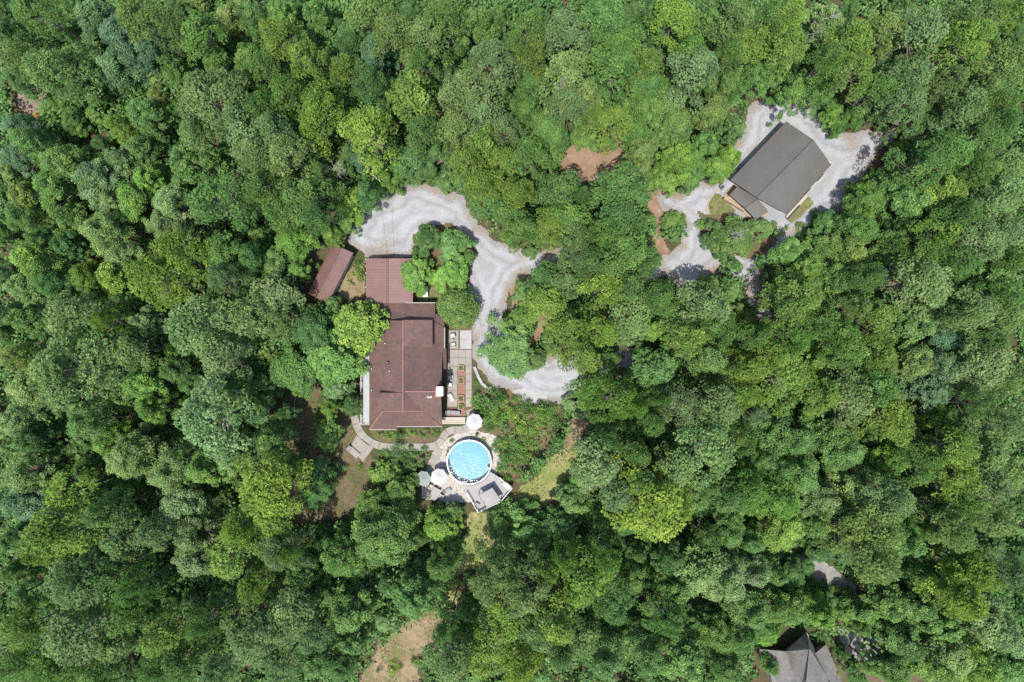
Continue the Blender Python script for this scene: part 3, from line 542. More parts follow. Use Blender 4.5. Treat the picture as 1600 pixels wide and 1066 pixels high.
TREE_TXT = '''
55 8 28 P o;5 40 30 Q d;62 85 42 P p;20 72 30 P p;108 128 21 Q g;90 40 24 Q d;130 28 38 Q b;182 48 40 Q b;228 72 30 Q b;205 18 35 P o;245 28 30 P o;307 45 40 P g;350 18 26 Q o;390 20 27 Q g
170 95 36 Q b;210 98 25 Q b;266 102 28 Q g;380 85 28 Q g;240 120 24 Q o;192 126 20 Q l;245 145 22 Q o;98 158 18 Q g;108 185 24 Q g;172 195 25 Q l;218 172 32 Q g;310 140 50 P p;362 192 38 P p;290 200 32 P p
285 246 40 Q g;388 238 30 P p;40 224 34 Q g;18 194 28 Q b;85 246 38 Q g;150 228 22 Q d;172 248 28 Q p;215 235 26 Q g;12 242 25 Q b;135 65 22 Q d;20 110 26 Q d;140 140 22 Q d;330 90 26 Q g;275 70 22 Q o
430 8 30 Q g;437 50 36 P y;475 82 30 P y;408 100 32 P g;440 130 34 P g;495 20 30 Q g;560 10 35 P o;602 28 34 P o;538 52 28 Q d;580 66 32 Q b;532 98 26 P y;575 115 32 P g;498 165 42 P l;560 192 45 P Y
642 150 42 P y;665 50 42 P p;702 30 34 P g;655 95 25 P g;742 25 40 Q g;782 14 25 Q g;716 65 24 Q g;766 85 34 P p;738 130 45 P p;750 176 38 P p;705 190 28 P p;792 60 22 Q d;760 222 28 P y;790 192 25 P p
655 202 30 P g;640 240 34 Q d;690 236 30 Q d;596 256 22 Q l;420 192 32 P p;440 240 40 P p;472 216 24 Q d;400 160 28 P g;565 245 22 Q b;730 256 25 P y;780 250 28 P y;600 160 22 Q d;700 110 24 Q d;610 225 20 Q d
826 30 34 P g;830 76 28 P o;888 36 42 P p;945 26 40 P g;976 60 38 P g;960 92 38 P g;895 105 42 P p;900 150 30 P p;926 172 22 P y;1025 20 30 Q d;1060 15 36 P y;1082 66 28 P g;1030 52 28 Q d;1020 90 30 P o
1088 110 38 P p;1110 32 25 Q g;1150 22 40 P p;1175 60 32 P y;1146 80 24 P g;1190 112 30 Q g;1140 126 30 Q g;1006 122 36 Q g;1036 142 30 Q g;965 180 36 P y;830 120 34 Q d;860 152 20 Q d;820 170 30 Q d;856 195 36 Q g
915 205 22 Q g;1010 166 38 Q g;1058 150 30 Q p;1000 202 26 Q g;1062 188 32 Q g;1120 175 32 Q o;1010 238 34 Q o;1065 246 32 Q l;1110 222 28 Q g;1145 240 24 Q l;860 240 24 Q g;820 236 34 P g;990 222 18 Q g;1040 210 24 Q g;1150 195 22 Q g;842 278 22 Q d;1012 275 18 Q d
1225 20 34 P y;1290 26 38 Q p;1245 76 32 P y;1210 100 28 Q g;1350 48 38 P y;1400 40 34 P o;1460 28 42 P p;1340 106 34 P y;1298 90 28 P g;1290 136 28 Q g;1400 110 28 Q d;1445 100 40 P p;1430 146 32 P p;1380 142 28 P g
1530 60 44 P y;1508 18 30 P p;1560 20 34 P p;1592 14 25 P y;1580 92 38 P o;1500 112 30 P p;1525 165 42 P p;1592 150 30 P g;1242 135 26 Q g;1305 172 20 Q l;1342 178 24 Q g;1394 174 22 Q g;1312 188 17 Q g;1440 182 32 Q g
1470 196 36 Q b;1540 215 40 P g;1580 192 30 P g;1414 228 16 Q y;1456 240 38 P g;1490 236 40 P g;1592 250 34 P p;1550 256 30 P g;1422 262 24 Q g;1270 55 22 Q d;1215 60 24 Q g;1480 70 22 Q d;1330 10 24 Q g;1195 15 26 P g
30 300 30 Q o;75 295 40 Q g;20 342 30 Q g;130 275 40 Q p;165 302 26 Q p;198 315 34 Q l;216 280 26 Q l;275 286 24 Q g;250 312 38 Q p;245 350 36 Q p;325 322 55 P g;390 282 30 P g;100 332 28 Q g;150 360 38 Q p
185 396 34 Q p;30 402 40 Q l;342 388 40 Q g;386 402 28 Q d;270 395 40 P y;228 436 40 P y;120 430 28 Q l;162 430 32 Q y;330 436 26 P p;25 450 34 Q p;62 440 30 Q d;302 504 52 P p;390 490 36 P p;100 500 44 P p
30 502 34 Q g;150 498 24 P y;222 502 26 Q p;180 470 26 Q d;60 370 30 Q d;95 380 26 Q d;375 440 24 Q d;260 455 22 Q o;200 350 22 Q d;10 265 22 Q o
457 296 48 P g;492 322 28 P g;420 322 34 P g;452 366 30 Q l;484 356 20 Q g;512 366 22 Q l;430 412 36 Q g;462 416 24 Q l;425 466 40 P p;545 314 28 Q l;565 296 26 Q d;597 278 22 Q l;540 348 20 Q g;622 262 24 Q g;410 502 34 P p
478 522 40 Q d;520 478 20 Q g;706 384 30 Q g;668 374 26 Q d;650 424 30 Q l;700 428 30 Q l;730 398 14 Q g;700 276 24 Q g;754 300 32 P g;798 342 30 P g;758 280 30 P y;722 264 24 Q g;774 336 15 Q g;808 370 15 P l;665 262 22 Q g;458 470 22 Q d
820 292 30 P y;870 300 40 P g;908 302 20 P g;895 340 42 P g;980 292 46 P g;970 346 42 P g;850 342 30 P y;815 346 30 P g;985 386 44 P g;906 372 30 P p;942 362 28 P g;930 400 30 P g;960 422 36 P g;880 432 30 P p
850 438 26 P g;825 452 26 Q g;860 478 40 P Y;940 452 38 P y;992 442 34 P g;980 492 44 P p;1038 466 32 P g;1112 442 18 Q g;1105 482 38 P p;1060 492 34 Q g;880 522 36 P y;930 516 30 P y;1070 526 32 P y;1030 516 26 Q l
1130 514 32 P g;1052 346 22 Q g;1040 280 28 Q l;1082 268 28 Q g;1118 258 24 Q l;1150 372 40 Q g;1192 356 24 Q g;1115 375 22 Q d;1206 464 18 Q o;1234 445 28 Q g;1240 482 36 P o;1178 534 32 P g;1010 410 26 P g;830 392 14 Q g;1015 345 16 Q g
797 538 47 Q g;815 500 26 Q l;840 560 22 Q g;916 560 34 P y;920 602 30 P l;905 642 22 Q p
1240 392 34 Q g;1300 352 28 Q d;1312 386 36 Q g;1268 415 32 Q l;1364 290 24 Q g;1366 312 34 Q l;1400 292 34 Q g;1432 302 44 Q g;1490 292 44 Q y;1480 350 34 P y;1350 356 34 Q g;1340 402 36 Q o;1400 382 28 Q g;1375 422 30 P g
1520 330 34 P g;1560 310 44 P p;1592 350 34 P p;1545 372 40 P p;1592 402 30 P g;1582 282 30 Q g;1450 395 34 P g;1460 438 46 P p;1510 402 36 P g;1552 430 44 Q g;1440 502 40 Q g;1390 500 36 P y;1350 482 22 P p;1310 442 34 Q g
1252 452 38 P o;1300 502 36 P g;1240 520 34 P g;1530 480 36 P p;1572 490 36 P p;1500 502 28 P p;1550 526 30 P g;1320 526 30 P g;1592 460 30 P g;1345 440 22 Q g;1420 345 26 Q d;1275 470 24 Q d;1480 530 26 Q b
100 583 66 P p;182 546 36 P p;10 560 28 Q o;330 546 40 P p;30 612 36 Q p;126 662 40 Q g;15 662 34 Q p;210 602 34 Q l;225 642 28 Q l;312 656 63 P p;386 652 24 Q g;35 692 30 Q d;160 692 32 Q l;186 722 38 Q p
250 742 38 Q p;20 742 40 Q p;312 742 34 Q g;352 722 36 Q p;82 775 40 P Y;398 778 62 P Y;272 792 36 Q p;150 782 26 Q d;192 772 24 Q g;18 792 36 Q b;125 735 24 Q d;260 580 28 Q d;290 600 22 Q d;370 600 28 Q d;70 680 24 Q d;270 545 22 Q l
450 575 42 Q g;512 562 44 Q g;522 608 24 Q p;462 604 18 Q l;510 640 18 Q l;546 634 16 Q d;506 682 26 Q g;412 602 24 Q d;405 642 30 Q d;420 702 32 Q g;490 772 34 Q d;498 732 22 Q d;592 742 20 Q l;622 774 34 Q g;578 802 36 Q g;705 806 22 Q g;440 650 20 Q d;450 735 22 Q d
1032 580 44 Q g;1110 560 44 Q g;1172 576 32 P y;1060 640 36 P p;1034 628 20 P g;1025 670 24 P g;1120 645 44 P p;1162 626 30 P y;1115 706 54 P p;1172 692 26 P g;955 622 36 P l;988 636 24 P l;960 690 24 P g;945 732 48 P p;906 754 22 Q l;1002 710 30 P g
1012 762 34 P g;1052 736 38 P p;1030 812 58 P Y;900 792 28 Q g;960 776 30 P p;1092 780 34 Q g;1142 776 36 P g;1182 770 34 P g;1186 652 28 Q b;880 832 30 Q d;1000 660 22 Q d;960 560 20 Q d;1000 600 24 Q d;880 705 0 Q g;940 665 22 Q d;1190 720 26 Q g
1220 552 30 P y;1272 562 32 Q l;1236 602 44 P y;1330 546 40 P g;1382 546 34 P y;1436 566 38 Q o;1490 578 34 Q b;1470 612 36 Q b;1560 560 46 P p;1592 602 30 P p;1390 602 34 P g;1350 622 44 P p;1402 652 48 P y;1292 622 30 P y
1242 682 44 Q g;1330 702 44 Q g;1480 652 28 Q l;1510 702 40 P y;1560 702 46 P p;1450 692 26 Q g;1402 722 30 Q l;1440 736 36 P g;1500 752 44 P y;1592 740 36 P p;1560 776 40 P p;1212 722 34 Q g;1262 746 44 Q g;1220 782 38 P l
1292 786 36 Q p;1350 772 40 Q p;1402 782 40 P p;1470 792 30 Q d;1520 792 30 P g;1545 642 28 P g;1592 662 30 P p;1290 570 22 Q d;1520 630 26 Q d;1300 660 24 Q d;1370 690 22 Q d
85 842 52 P y;40 862 30 P y;140 812 26 P p;182 842 36 P p;232 832 30 P p;292 832 38 Q p;352 832 28 P Y;300 880 36 Q p;360 882 44 P y;20 932 34 Q g;15 852 26 Q d;100 920 54 P p;166 902 34 P g;202 922 28 P g
190 962 40 P g;236 892 24 Q g;100 1006 54 P p;170 1012 30 P p;30 1000 34 P y;20 1050 34 P g;250 1002 42 P y;290 1042 40 P g;230 1044 30 P g;312 980 26 P g;366 982 40 P p;388 1022 44 P p;340 1054 30 P p;390 922 30 P y;62 1058 40 P g;15 895 26 Q d;140 1060 34 P g;260 940 22 Q d
430 826 36 P Y;452 862 20 P l;425 882 34 P p;470 902 30 Q g;595 848 58 Q g;530 880 36 Q g;690 828 32 Q l;690 890 30 Q g;640 945 42 Q g;540 960 40 Q g;510 930 30 Q g;450 962 44 P p;420 1002 44 P p;480 1002 30 P p
550 1015 30 Q g;490 1042 34 Q d;600 975 22 Q p;772 892 30 P p;758 932 32 P p;785 822 30 Q g;700 985 22 P g;792 962 44 P y;765 1032 44 P Y;695 1042 40 P p;722 1010 24 Q g;430 1052 34 P p;600 920 24 Q d;530 1055 24 Q d;580 890 0 Q g;730 965 20 Q d
812 832 38 Q g;850 862 38 Q d;890 882 30 P l;922 912 44 P y;852 902 26 P y;960 872 28 P l;1150 832 36 Q g;1182 852 30 Q g;822 932 40 P p;860 972 38 P y;960 952 38 P g;1050 882 28 Q d;1090 902 44 Q p;1058 932 34 Q g
1140 922 48 Q p;1192 902 36 Q p;1182 962 36 Q g;832 992 40 P p;900 1002 36 P p;872 1042 26 P p;945 1036 42 Q d;820 1050 34 P Y;1040 982 32 P g;1022 1036 38 Q g;1080 1042 40 Q g;1130 1002 36 Q g;1140 1052 30 Q g;1170 1012 28 Q g;1110 850 26 P g;1085 970 24 Q d;1000 910 26 Q g;985 985 22 Q d
1230 828 42 Q y;1280 822 28 Q g;1330 832 38 P o;1390 822 44 P o;1322 868 22 Q b;1380 882 44 P o;1430 852 34 Q g;1462 832 30 Q g;1510 832 36 P p;1520 882 32 Q l;1580 822 30 P p;1500 922 40 P Y;1540 906 34 P Y;1532 946 38 P Y;1592 902 34 P p
1560 982 44 Q p;1592 1002 40 Q p;1402 952 40 Q g;1450 952 30 Q g;1335 960 24 Q g;1338 1062 20 Q g;1400 1040 24 Q d;1150 414 15 Q g;1190 408 14 Q g;1198 985 20 Q g;1352 986 20 Q g;1368 1046 22 Q g;1242 905 26 Q d;1215 962 28 Q g;1252 962 30 Q g;1290 965 28 Q l;1350 965 24 Q y;1205 1000 22 Q l;1395 985 24 Q g;1430 1010 38 Q g;1480 992 36 Q g
1500 1032 44 Q p;1542 1050 40 Q l;1470 1052 34 Q y;1410 1050 28 Q g;1334 1045 20 Q d;1592 1052 34 Q g;1265 885 16 Q d;1295 940 20 Q d;1205 1045 18 Q g;1212 900 26 Q g;1460 900 26 Q d
'''
HEIGHTS = {(1338, 1062): 7, (1400, 1040): 8, (1150, 414): 4, (1190, 408): 4, (1198, 985): 8, (398, 778): 21, (100, 583): 22, (312, 656): 22, (1030, 812): 21, (325, 322): 21, (1115, 706): 20.5, (945, 732): 20, (100, 920): 21, (100, 1006): 21, (85, 842): 21, (560, 192): 20.5, (302, 504): 21, (310, 140): 21, (425, 466): 12, (1352, 986): 8, (1368, 1046): 9, (430, 412): 8, (410, 502): 13, (622, 774): 6.5, (705, 806): 4, (578, 802): 9, (690, 828): 7, (812, 832): 7, (850, 862): 9, (785, 822): 6, (797, 538): 8.5, (815, 500): 6, (706, 384): 7, (668, 374): 6.5, (650, 424): 6, (700, 428): 6.5,
           (730, 398): 4, (512, 366): 7, (497, 412): 4, (462, 416): 7, (520, 478): 5, (545, 314): 7, (540, 348): 5, (1150, 372): 6.5, (1192, 356): 5, (1115, 375): 5, (1240, 392): 8, (1300, 352): 6.5, (1052, 346): 3.5,
           (1364, 290): 8, (1312, 386): 9, (1366, 312): 11, (1118, 258): 7, (1145, 240): 7.5, (1082, 268): 7.5, (1040, 280): 8, (840, 560): 5, (906, 754): 6, (900, 792): 8, (905, 642): 4, (592, 742): 3.5, (590, 742): 3.5,
           (478, 522): 10, (512, 562): 9.5, (450, 575): 10, (522, 608): 7, (700, 276): 7, (754, 300): 12, (798, 342): 12, (774, 336): 5, (808, 370): 6, (1112, 442): 6, (830, 392): 3, (1242, 905): 6, (1265, 885): 4, (1295, 940): 6, (1335, 960): 6, (1350, 965): 7, (1395, 985): 7,
           (506, 682): 6, (490, 772): 8, (498, 732): 5, (880, 432): 12, (850, 438): 10, (825, 452): 7, (860, 478): 14}
for tok in TREE_TXT.replace('\n', ';').split(';'):
    if tok.strip():
        x, y, r, k, c = tok.split()
        if int(r) > 0: plant(int(x), int(y), int(r), k, c, HEIGHTS.get((int(x), int(y))), {'P': 'pines of the woods', 'Q': 'broadleaf trees of the woods'}[k])
def fill_gaps():
    rng = random.Random(99); used = [(tx, ty, tr) for tx, ty, tr in CANOPY]
    free = [px_poly([(int(a), int(b)) for a, b in pl]) for pl in NO_BUSH] + [P for P, mg in OPEN_AREAS]
    spots = [(x + rng.uniform(-6, 6), y + rng.uniform(-6, 6)) for x in range(-4, 1610, 15) for y in range(-4, 1075, 15)]; rng.shuffle(spots)
    X = np.array([W(x, y, 5).x for x, y in spots]); Y = np.array([W(x, y, 5).y for x, y in spots]); ok = np.ones(len(spots), bool)
    for P in free: ok &= poly_sd(P, X, Y) > 1.6
    n = 0
    for (x, y), o in zip(spots, ok):
        if not o or n >= 110: continue
        gap = min(math.hypot(x - tx, y - ty) - tr * 0.8 for tx, ty, tr in used)
        if gap < 8: continue
        r = min(23, 14 + gap * 0.6); plant(round(x), round(y), r, 'U', rng.choice('dddgdod'), rng.uniform(4.5, 7.0), 'low trees between the crowns'); used.append((x, y, r)); n += 1
NO_BUSH = [[(560, 400), (700, 400), (740, 520), (740, 680), (560, 680)], [(475, 375), (560, 380), (560, 475), (475, 475)], [(1120, 290), (1228, 185), (1305, 260), (1235, 345), (1150, 345)],
           [(1185, 985), (1325, 985), (1330, 1110), (1185, 1110)], [(540, 640), (780, 640), (810, 760), (750, 810), (640, 790), (600, 730), (540, 720)]]
fill_gaps()
plant(715, 480, 38, 'R', 'o', 7.5); plant(554, 512, 46, 'G', 'Y', 10.0)
SHRUBS = '''557 422 17 o;545 440 9 g;590 681 10 l;604 683 11 l;622 682 12 g;640 679 12 l;655 681 12 g;668 679 12 g;679 676 10 g;612 676 9 l;617 702 18 b;655 722 20 g;600 722 14 d;635 735 16 d
752 628 20 g;772 630 22 d;792 626 18 l;760 655 18 g;778 655 18 l;800 645 18 y;820 640 20 g;842 650 20 l;862 645 18 g;790 672 18 d;812 668 20 y;832 672 18 l;852 675 16 g;800 692 18 g;822 695 18 l;842 690 11 g;790 712 16 d;806 715 18 g;824 715 14 l;786 732 14 g;800 735 14 l;775 702 10 g;872 665 12 g;752 645 12 d
720 575 6 g;720 594 5 d;720 623 5 g;720 635 6 y;703 577 5 g;742 588 5 d;745 598 6 g;705 689 6 g;702 700 4 d;699 706 4 d;697 712 3 d;745 680 5 g;755 688 5 o
600 708 10 g;628 715 11 d;645 712 10 g;610 728 13 g;625 748 14 d;645 750 13 g;588 722 9 o;602 738 12 l;660 735 8 d;640 722 10 d;585 745 9 g;860 660 14 l;868 680 10 g;815 735 12 g;792 750 9 l;780 660 16 g;765 670 10 d;772 645 14 l;805 660 14 g;740 630 10 g;745 618 9 d;850 638 14 d;810 622 10 g;782 618 10 l;780 690 10 g;788 698 12 y;810 705 14 g;838 700 9 l
615 1052 13 Y;590 1050 8 d;648 1040 14 p;575 1040 10 g;1140 345 8 g;1178 350 12 d;1210 352 14 g;1228 358 12 l;1258 352 12 g;1278 345 14 d;1100 352 8 o;645 478 5 d;655 472 8 d;675 470 8 d;668 440 10 g;575 740 10 o;560 730 9 g;520 655 12 l;490 655 10 g;545 648 10 d;560 650 9 o;440 620 12 g;470 700 12 d;880 640 10 g;900 705 8 g;770 815 12 g;800 805 14 l;820 812 14 d;745 745 0 g;770 745 7 l;640 700 7 d;662 700 8 d'''
for tok in SHRUBS.replace('\n', ';').split(';'):
    x, y, r, c = tok.split()
    if int(r) > 0: plant(int(x), int(y), int(r), 'B', c, None, 'shrubs around the houses')

# undergrowth: uncountable low greenery that fills the woods between the trunks
def undergrowth():
    rng = np.random.default_rng(5); n = 27000
    c = np.stack([rng.uniform(-92, 92, n), rng.uniform(-64, 64, n)], 1); keep = np.ones(n, bool)
    for P, mg in OPEN_AREAS: keep &= poly_sd(P, c[:, 0], c[:, 1]) > 0.3 + mg
    for pl in NO_BUSH: keep &= poly_sd(px_poly(pl), c[:, 0], c[:, 1]) > 0.6
    c = c[keep]; n = len(c)
    hz = 0.7 + 3.6 * np.clip(value_noise(c[:, 0] * 0.5, c[:, 1] * 0.5, 77) + 0.3, 0, 1.2) * rng.uniform(0.4, 1.2, n)
    k = 26; N_ = n * k
    base = np.repeat(np.stack([c[:, 0], c[:, 1], hz], 1), k, 0); hh = np.repeat(hz, k)
    dirs = unit(rng.normal(0, 1, (N_, 3)) + np.array([0, 0, 0.3]))
    p = base + dirs * rng.uniform(0.2, 0.95, N_)[:, None] * np.stack([0.9 + hh * 0.12, 0.9 + hh * 0.12, 0.45 * hh + 0.1], 1)
    p[:, 2] = np.maximum(p[:, 2], 0.06)
    a, u, w = rot_frames(N_, unit(np.array([0, 0, 0.8]) + rng.normal(0, 0.5, (N_, 3)) + dirs * 0.3)); ang = rng.uniform(0, 6.28, N_)[:, None]
    d = u * np.cos(ang) + w * np.sin(ang); L = rng.uniform(0.32, 0.66, N_)
    V, F = diamonds(p - d * (L / 2)[:, None], d, np.cross(a, d), L, L * 0.33)
    V[:, 2] = np.maximum(V[:, 2], 0.03)
    var = np.clip(np.repeat(rng.normal(0.5, 0.2, n), k) + rng.normal(0, 0.15, N_), 0, 1)
    o = set_mesh_obj('undergrowth', np_mesh('undergrowth', V, F, M['leaf'], {'var': np.repeat(var, 4)})); o.color = (0.09, 0.19, 0.052, 1)
    tag(o, 'low green undergrowth covering the forest floor', 'undergrowth', None, 'stuff')
undergrowth()
def grass_tufts():
    """short uneven grass on the lawns and yards"""
    rng = np.random.default_rng(8); V, F, A = [], [], []; nv = 0
    for P, dens in ((GRASSY[0], 9), (GRASSY[1], 4), (GRASSY[2], 4), (GRASSY[3], 16), (GRASSY[4], 14)):
        Q = np.array(P); lo, hi = Q.min(0), Q.max(0); n = int((hi - lo).prod() * dens)
        c = rng.uniform(lo, hi, (n, 2)); keep = (poly_sd(P, c[:, 0], c[:, 1]) < -0.2) & (value_noise(c[:, 0] * 1.2, c[:, 1] * 1.2, 3) + rng.normal(0, 0.25, n) > -0.15)
        for pl in NO_BUSH[:4]: keep &= poly_sd(px_poly(pl), c[:, 0], c[:, 1]) > 0.2
        c = c[keep]; n = len(c); var = np.clip(rng.normal(0.5, 0.22, n), 0, 1)
        for b in range(4):
            a_ = rng.uniform(0, 6.28, n); d = unit(np.stack([np.cos(a_), np.sin(a_), rng.uniform(0.5, 1.3, n)], 1)); side = np.stack([-np.sin(a_), np.cos(a_), 0 * a_], 1)
            v, f = diamonds(np.stack([c[:, 0], c[:, 1], np.full(n, 0.03)], 1), d, side, rng.uniform(0.1, 0.24, n), rng.uniform(0.03, 0.06, n)); V.append(v); F.append(f + nv); nv += len(v); A.append(np.repeat(var, 4))
    o = set_mesh_obj('grass', np_mesh('grass', np.concatenate(V), np.concatenate(F), M['leaf'], {'var': np.concatenate(A)})); o.color = (0.165, 0.185, 0.06, 1)
    tag(o, 'short patchy grass on the lawn and yards', 'grass', None, 'stuff')
GRASSY = [OPEN_AREAS[0][0], OPEN_AREAS[2][0], OPEN_AREAS[3][0], px_poly([(1106, 318), (1118, 300), (1135, 312), (1150, 330), (1140, 338), (1108, 335)]), px_poly([(1228, 340), (1262, 304), (1270, 318), (1252, 338), (1236, 348)])]
grass_tufts()
#@@BUILDINGS@@
# ------------------------------------------------------------------ buildings
def plate(parent, name, pts, thick, mat):
    """a roof plane: pts are (px, py, z)"""
    return MB().prism([W(*p) for p in pts], thick).build(name, mat, parent)
def cap(parent, name, a, b, mat, w=0.14, h=0.07):
    A, B = W(*a), W(*b); return MB().tube([A + Vector((0, 0, h * 0.4)), B + Vector((0, 0, h * 0.4))], w, 6).build(name, mat, parent)
def ribs(parent, r0, r1, e0, e1, mat, step=0.42, w=0.05, h=0.05):
    """standing ribs from ridge r0-r1 down to eave e0-e1 (all (px,py,z)), one part"""
    R0, R1, E0, E1 = W(*r0), W(*r1), W(*e0), W(*e1); n = max(2, int((R1 - R0).length / step)); mb = MB()
    up = Vector((0, 0, h)); t = (R1 - R0).normalized() * w / 2
    for i in range(n + 1):
        f = 0.004 + 0.992 * i / n; a = R0.lerp(R1, f); b = E0.lerp(E1, f)
        mb.add([a - t, a + t, b + t, b - t, a - t + up, a + t + up, b + t + up, b - t + up], [(4, 5, 6, 7), (0, 4, 7, 3), (1, 2, 6, 5), (0, 1, 5, 4), (3, 7, 6, 2)])
    o = mb.build('roof_rib', mat, parent); o['kind'] = 'stuff'; return o
def wall_box(parent, pts, z, mat, name='wall'):
    return MB().prism([Vector((p[0], p[1], z)) for p in [tuple(W(*q, z * 0.5))[:2] for q in pts]], z + 0.1).build(name, mat, parent)
def window(parent, a, b, z0, z1, out):
    """window on a vertical wall between ground pixels a and b, set proud along out"""
    A, B = W(*a), W(*b); o = Vector((*out, 0)); d = (B - A).normalized()
    f = MB(); 
    for p, q in (((A, z0), (B, z0)), ((A, z1), (B, z1))):
        P, Q = p[0].copy(), q[0].copy(); P.z = p[1]; Q.z = q[1]; f.tube([P + o * 0.05, Q + o * 0.05], 0.05, 4)
    for P in (A, B):
        p = P.copy(); q = P.copy(); p.z = z0; q.z = z1; f.tube([p + o * 0.05, q + o * 0.05], 0.05, 4)
    w = f.build('window', M['trim'], parent)
    g = MB(); q = [A + o * 0.03, B + o * 0.03]
    g.add([Vector((q[0].x, q[0].y, z0)), Vector((q[1].x, q[1].y, z0)), Vector((q[1].x, q[1].y, z1)), Vector((q[0].x, q[0].y, z1))], [(0, 1, 2, 3)])
    g.build('pane', M['glass'], w); return w

# ---- main house
hs = thing('brown_house', W(632, 580), 'large house with brown shingle roof, brick chimney and white west porch', 'house')
E, RZ = 3.0, 5.5
wall_box(hs, [(582, 478), (676, 478), (676, 500), (689, 502), (690, 545), (688, 578), (686, 660), (620, 660), (582, 664)], 2.85, M['wall_tan'])
SH = M['shingle']
plate(hs, 'roof_slope', [(629.5, 501, RZ), (629.5, 642, RZ), (599, 642, 4.05), (577, 671, E), (577, 501, E)], 0.16, SH)
plate(hs, 'roof_slope', [(630, 501, RZ), (676, 501, 3.75), (694.5, 512, E), (694.5, 545, E), (690.5, 577, E), (690.5, 640, E), (661, 642, 4.1), (630, 642, RZ)], 0.16, SH)
plate(hs, 'hip_slope', [(598, 642.5, 4.08), (662, 642.5, 4.08), (690.5, 666, E), (619, 666, 3.12), (619, 671, E), (577.5, 671, E)], 0.16, SH)
plate(hs, 'gable_slope', [(632, 611.5, 5.48), (689, 611.5, 5.4), (691.5, 548, 3.06)], 0.14, SH)
plate(hs, 'gable_slope', [(632, 611.8, 5.47), (689, 611.8, 5.39), (690.7, 665.5, 3.08), (661, 641.5, 4.2)], 0.14, SH)
plate(hs, 'dormer_roof', [(630.5, 500, 5.62), (675.7, 500, 5.05), (675.7, 542, 5.05), (630.5, 542, 5.62)], 0.14, SH)
plate(hs, 'dormer_roof', [(629.5, 613.8, 5.6), (591, 613.8, 4.75), (591, 641.5, 4.75), (629.5, 641.5, 5.6)], 0.14, SH)
plate(hs, 'lower_roof', [(577, 500.6, 3.95), (680, 500.6, 3.95), (680, 473.6, E), (591, 473.6, E), (577, 480, E)], 0.15, SH)
plate(hs, 'lower_roof', [(677, 500.8, 3.72), (694.5, 511, 2.98), (694.5, 497, 2.98), (681, 490, 3.55)], 0.13, SH)
plate(hs, 'eave_roof', [(690, 544.5, 2.98), (697.5, 544.5, 2.75), (697.5, 577, 2.75), (690, 577, 2.98)], 0.1, SH)
def vwall(parent, name, pts, mat, thick=(0, 0.12, 0)):
    P = [W(*p) for p in pts]; t = Vector(thick); n = len(P)
    mb = MB(); mb.add(P + [p + t for p in P], [tuple(range(n)), tuple(range(2 * n - 1, n - 1, -1))] + [(i, (i + 1) % n, n + (i + 1) % n, n + i) for i in range(n)])
    return mb.build(name, mat, parent)
vwall(hs, 'gable_wall', [(578, 502.5, 2.9), (629.8, 502, 5.42), (674, 502.5, 3.7), (674, 503.5, 2.9)], M['wall_tan'], (0, -0.15, 0))
vwall(hs, 'gable_wall', [(601, 641, 4.0), (629.8, 641, 5.38), (659, 641, 4.05)], M['wall_tan'], (0, 0.12, 0))
vwall(hs, 'dormer_wall', [(674.5, 501, 3.4), (674.5, 541.5, 3.4), (674.5, 541.5, 4.9), (674.5, 501, 4.9)], M['wall_tan'], (-0.12, 0, 0))
vwall(hs, 'dormer_wall', [(631, 501.3, 5.35), (674.5, 501.3, 3.6), (674.5, 501.3, 4.9), (631, 501.3, 5.48)], M['wall_tan'], (0, -0.1, 0))
vwall(hs, 'dormer_wall', [(631, 541.3, 5.3), (674.5, 541.3, 3.5), (674.5, 541.3, 4.9), (631, 541.3, 5.48)], M['wall_tan'], (0, 0.1, 0))
vwall(hs, 'dormer_wall', [(592.5, 614.6, 3.6), (628, 614.6, 5.3), (628, 614.6, 5.45), (592.5, 614.6, 4.6)], M['wall_tan'], (0, -0.1, 0))
vwall(hs, 'dormer_wall', [(592.3, 614.5, 3.6), (592.3, 641, 3.6), (592.3, 641, 4.6), (592.3, 614.5, 4.6)], M['wall_tan'], (0.1, 0, 0))
vwall(hs, 'gable_wall', [(688, 555, 2.9), (688, 611.6, 5.2), (688, 660, 2.9)], M['wall_tan'], (-0.12, 0, 0))
cap(hs, 'ridge_cap', (629.7, 500.5, 5.62), (629.7, 642, 5.56), M['ridge'], 0.11); cap(hs, 'ridge_cap', (633, 611.6, 5.5), (682, 611.6, 5.42), M['ridge'], 0.1)
cap(hs, 'hip_cap', (598.5, 642.5, 4.12), (577.6, 670.6, 3.03), M['ridge'], 0.1); cap(hs, 'ridge_cap', (599, 642.6, 4.12), (661, 642.6, 4.12), M['ridge'], 0.07)
cap(hs, 'gutter', (591, 473.2, 2.95), (680, 473.2, 2.95), M['trim'], 0.07); cap(hs, 'gutter', (694.8, 512, 2.95), (694.8, 544, 2.95), M['trim'], 0.07)
cap(hs, 'gutter', (619.5, 666.6, 2.98), (690.6, 666.6, 2.92), M['trim'], 0.06); cap(hs, 'gutter', (577.4, 671.5, 2.92), (619, 671.5, 2.92), M['trim'], 0.06)
ch = MB().box(W(688.5, 611.5, 3.4) + Vector((0, 0, 0.1)), (0.85, 1.25, 6.9)).build('chimney', M['brick'], hs)
cc = W(687.3, 611.5, 6.9); MB().box((cc.x, cc.y, 7.03), (0.98, 1.38, 0.16)).build('chimney_cap', M['white'], ch)
pt = W(605.5, 567, 4.6); v = MB().cyl((pt.x, pt.y, 4.2), 0.16, 0.35, 12).build('roof_vent', M['dark_metal'], hs); MB().cyl((pt.x, pt.y, 4.55), 0.27, 0.2, 12, 0.12).build('vent_hood', M['dark_metal'], v)
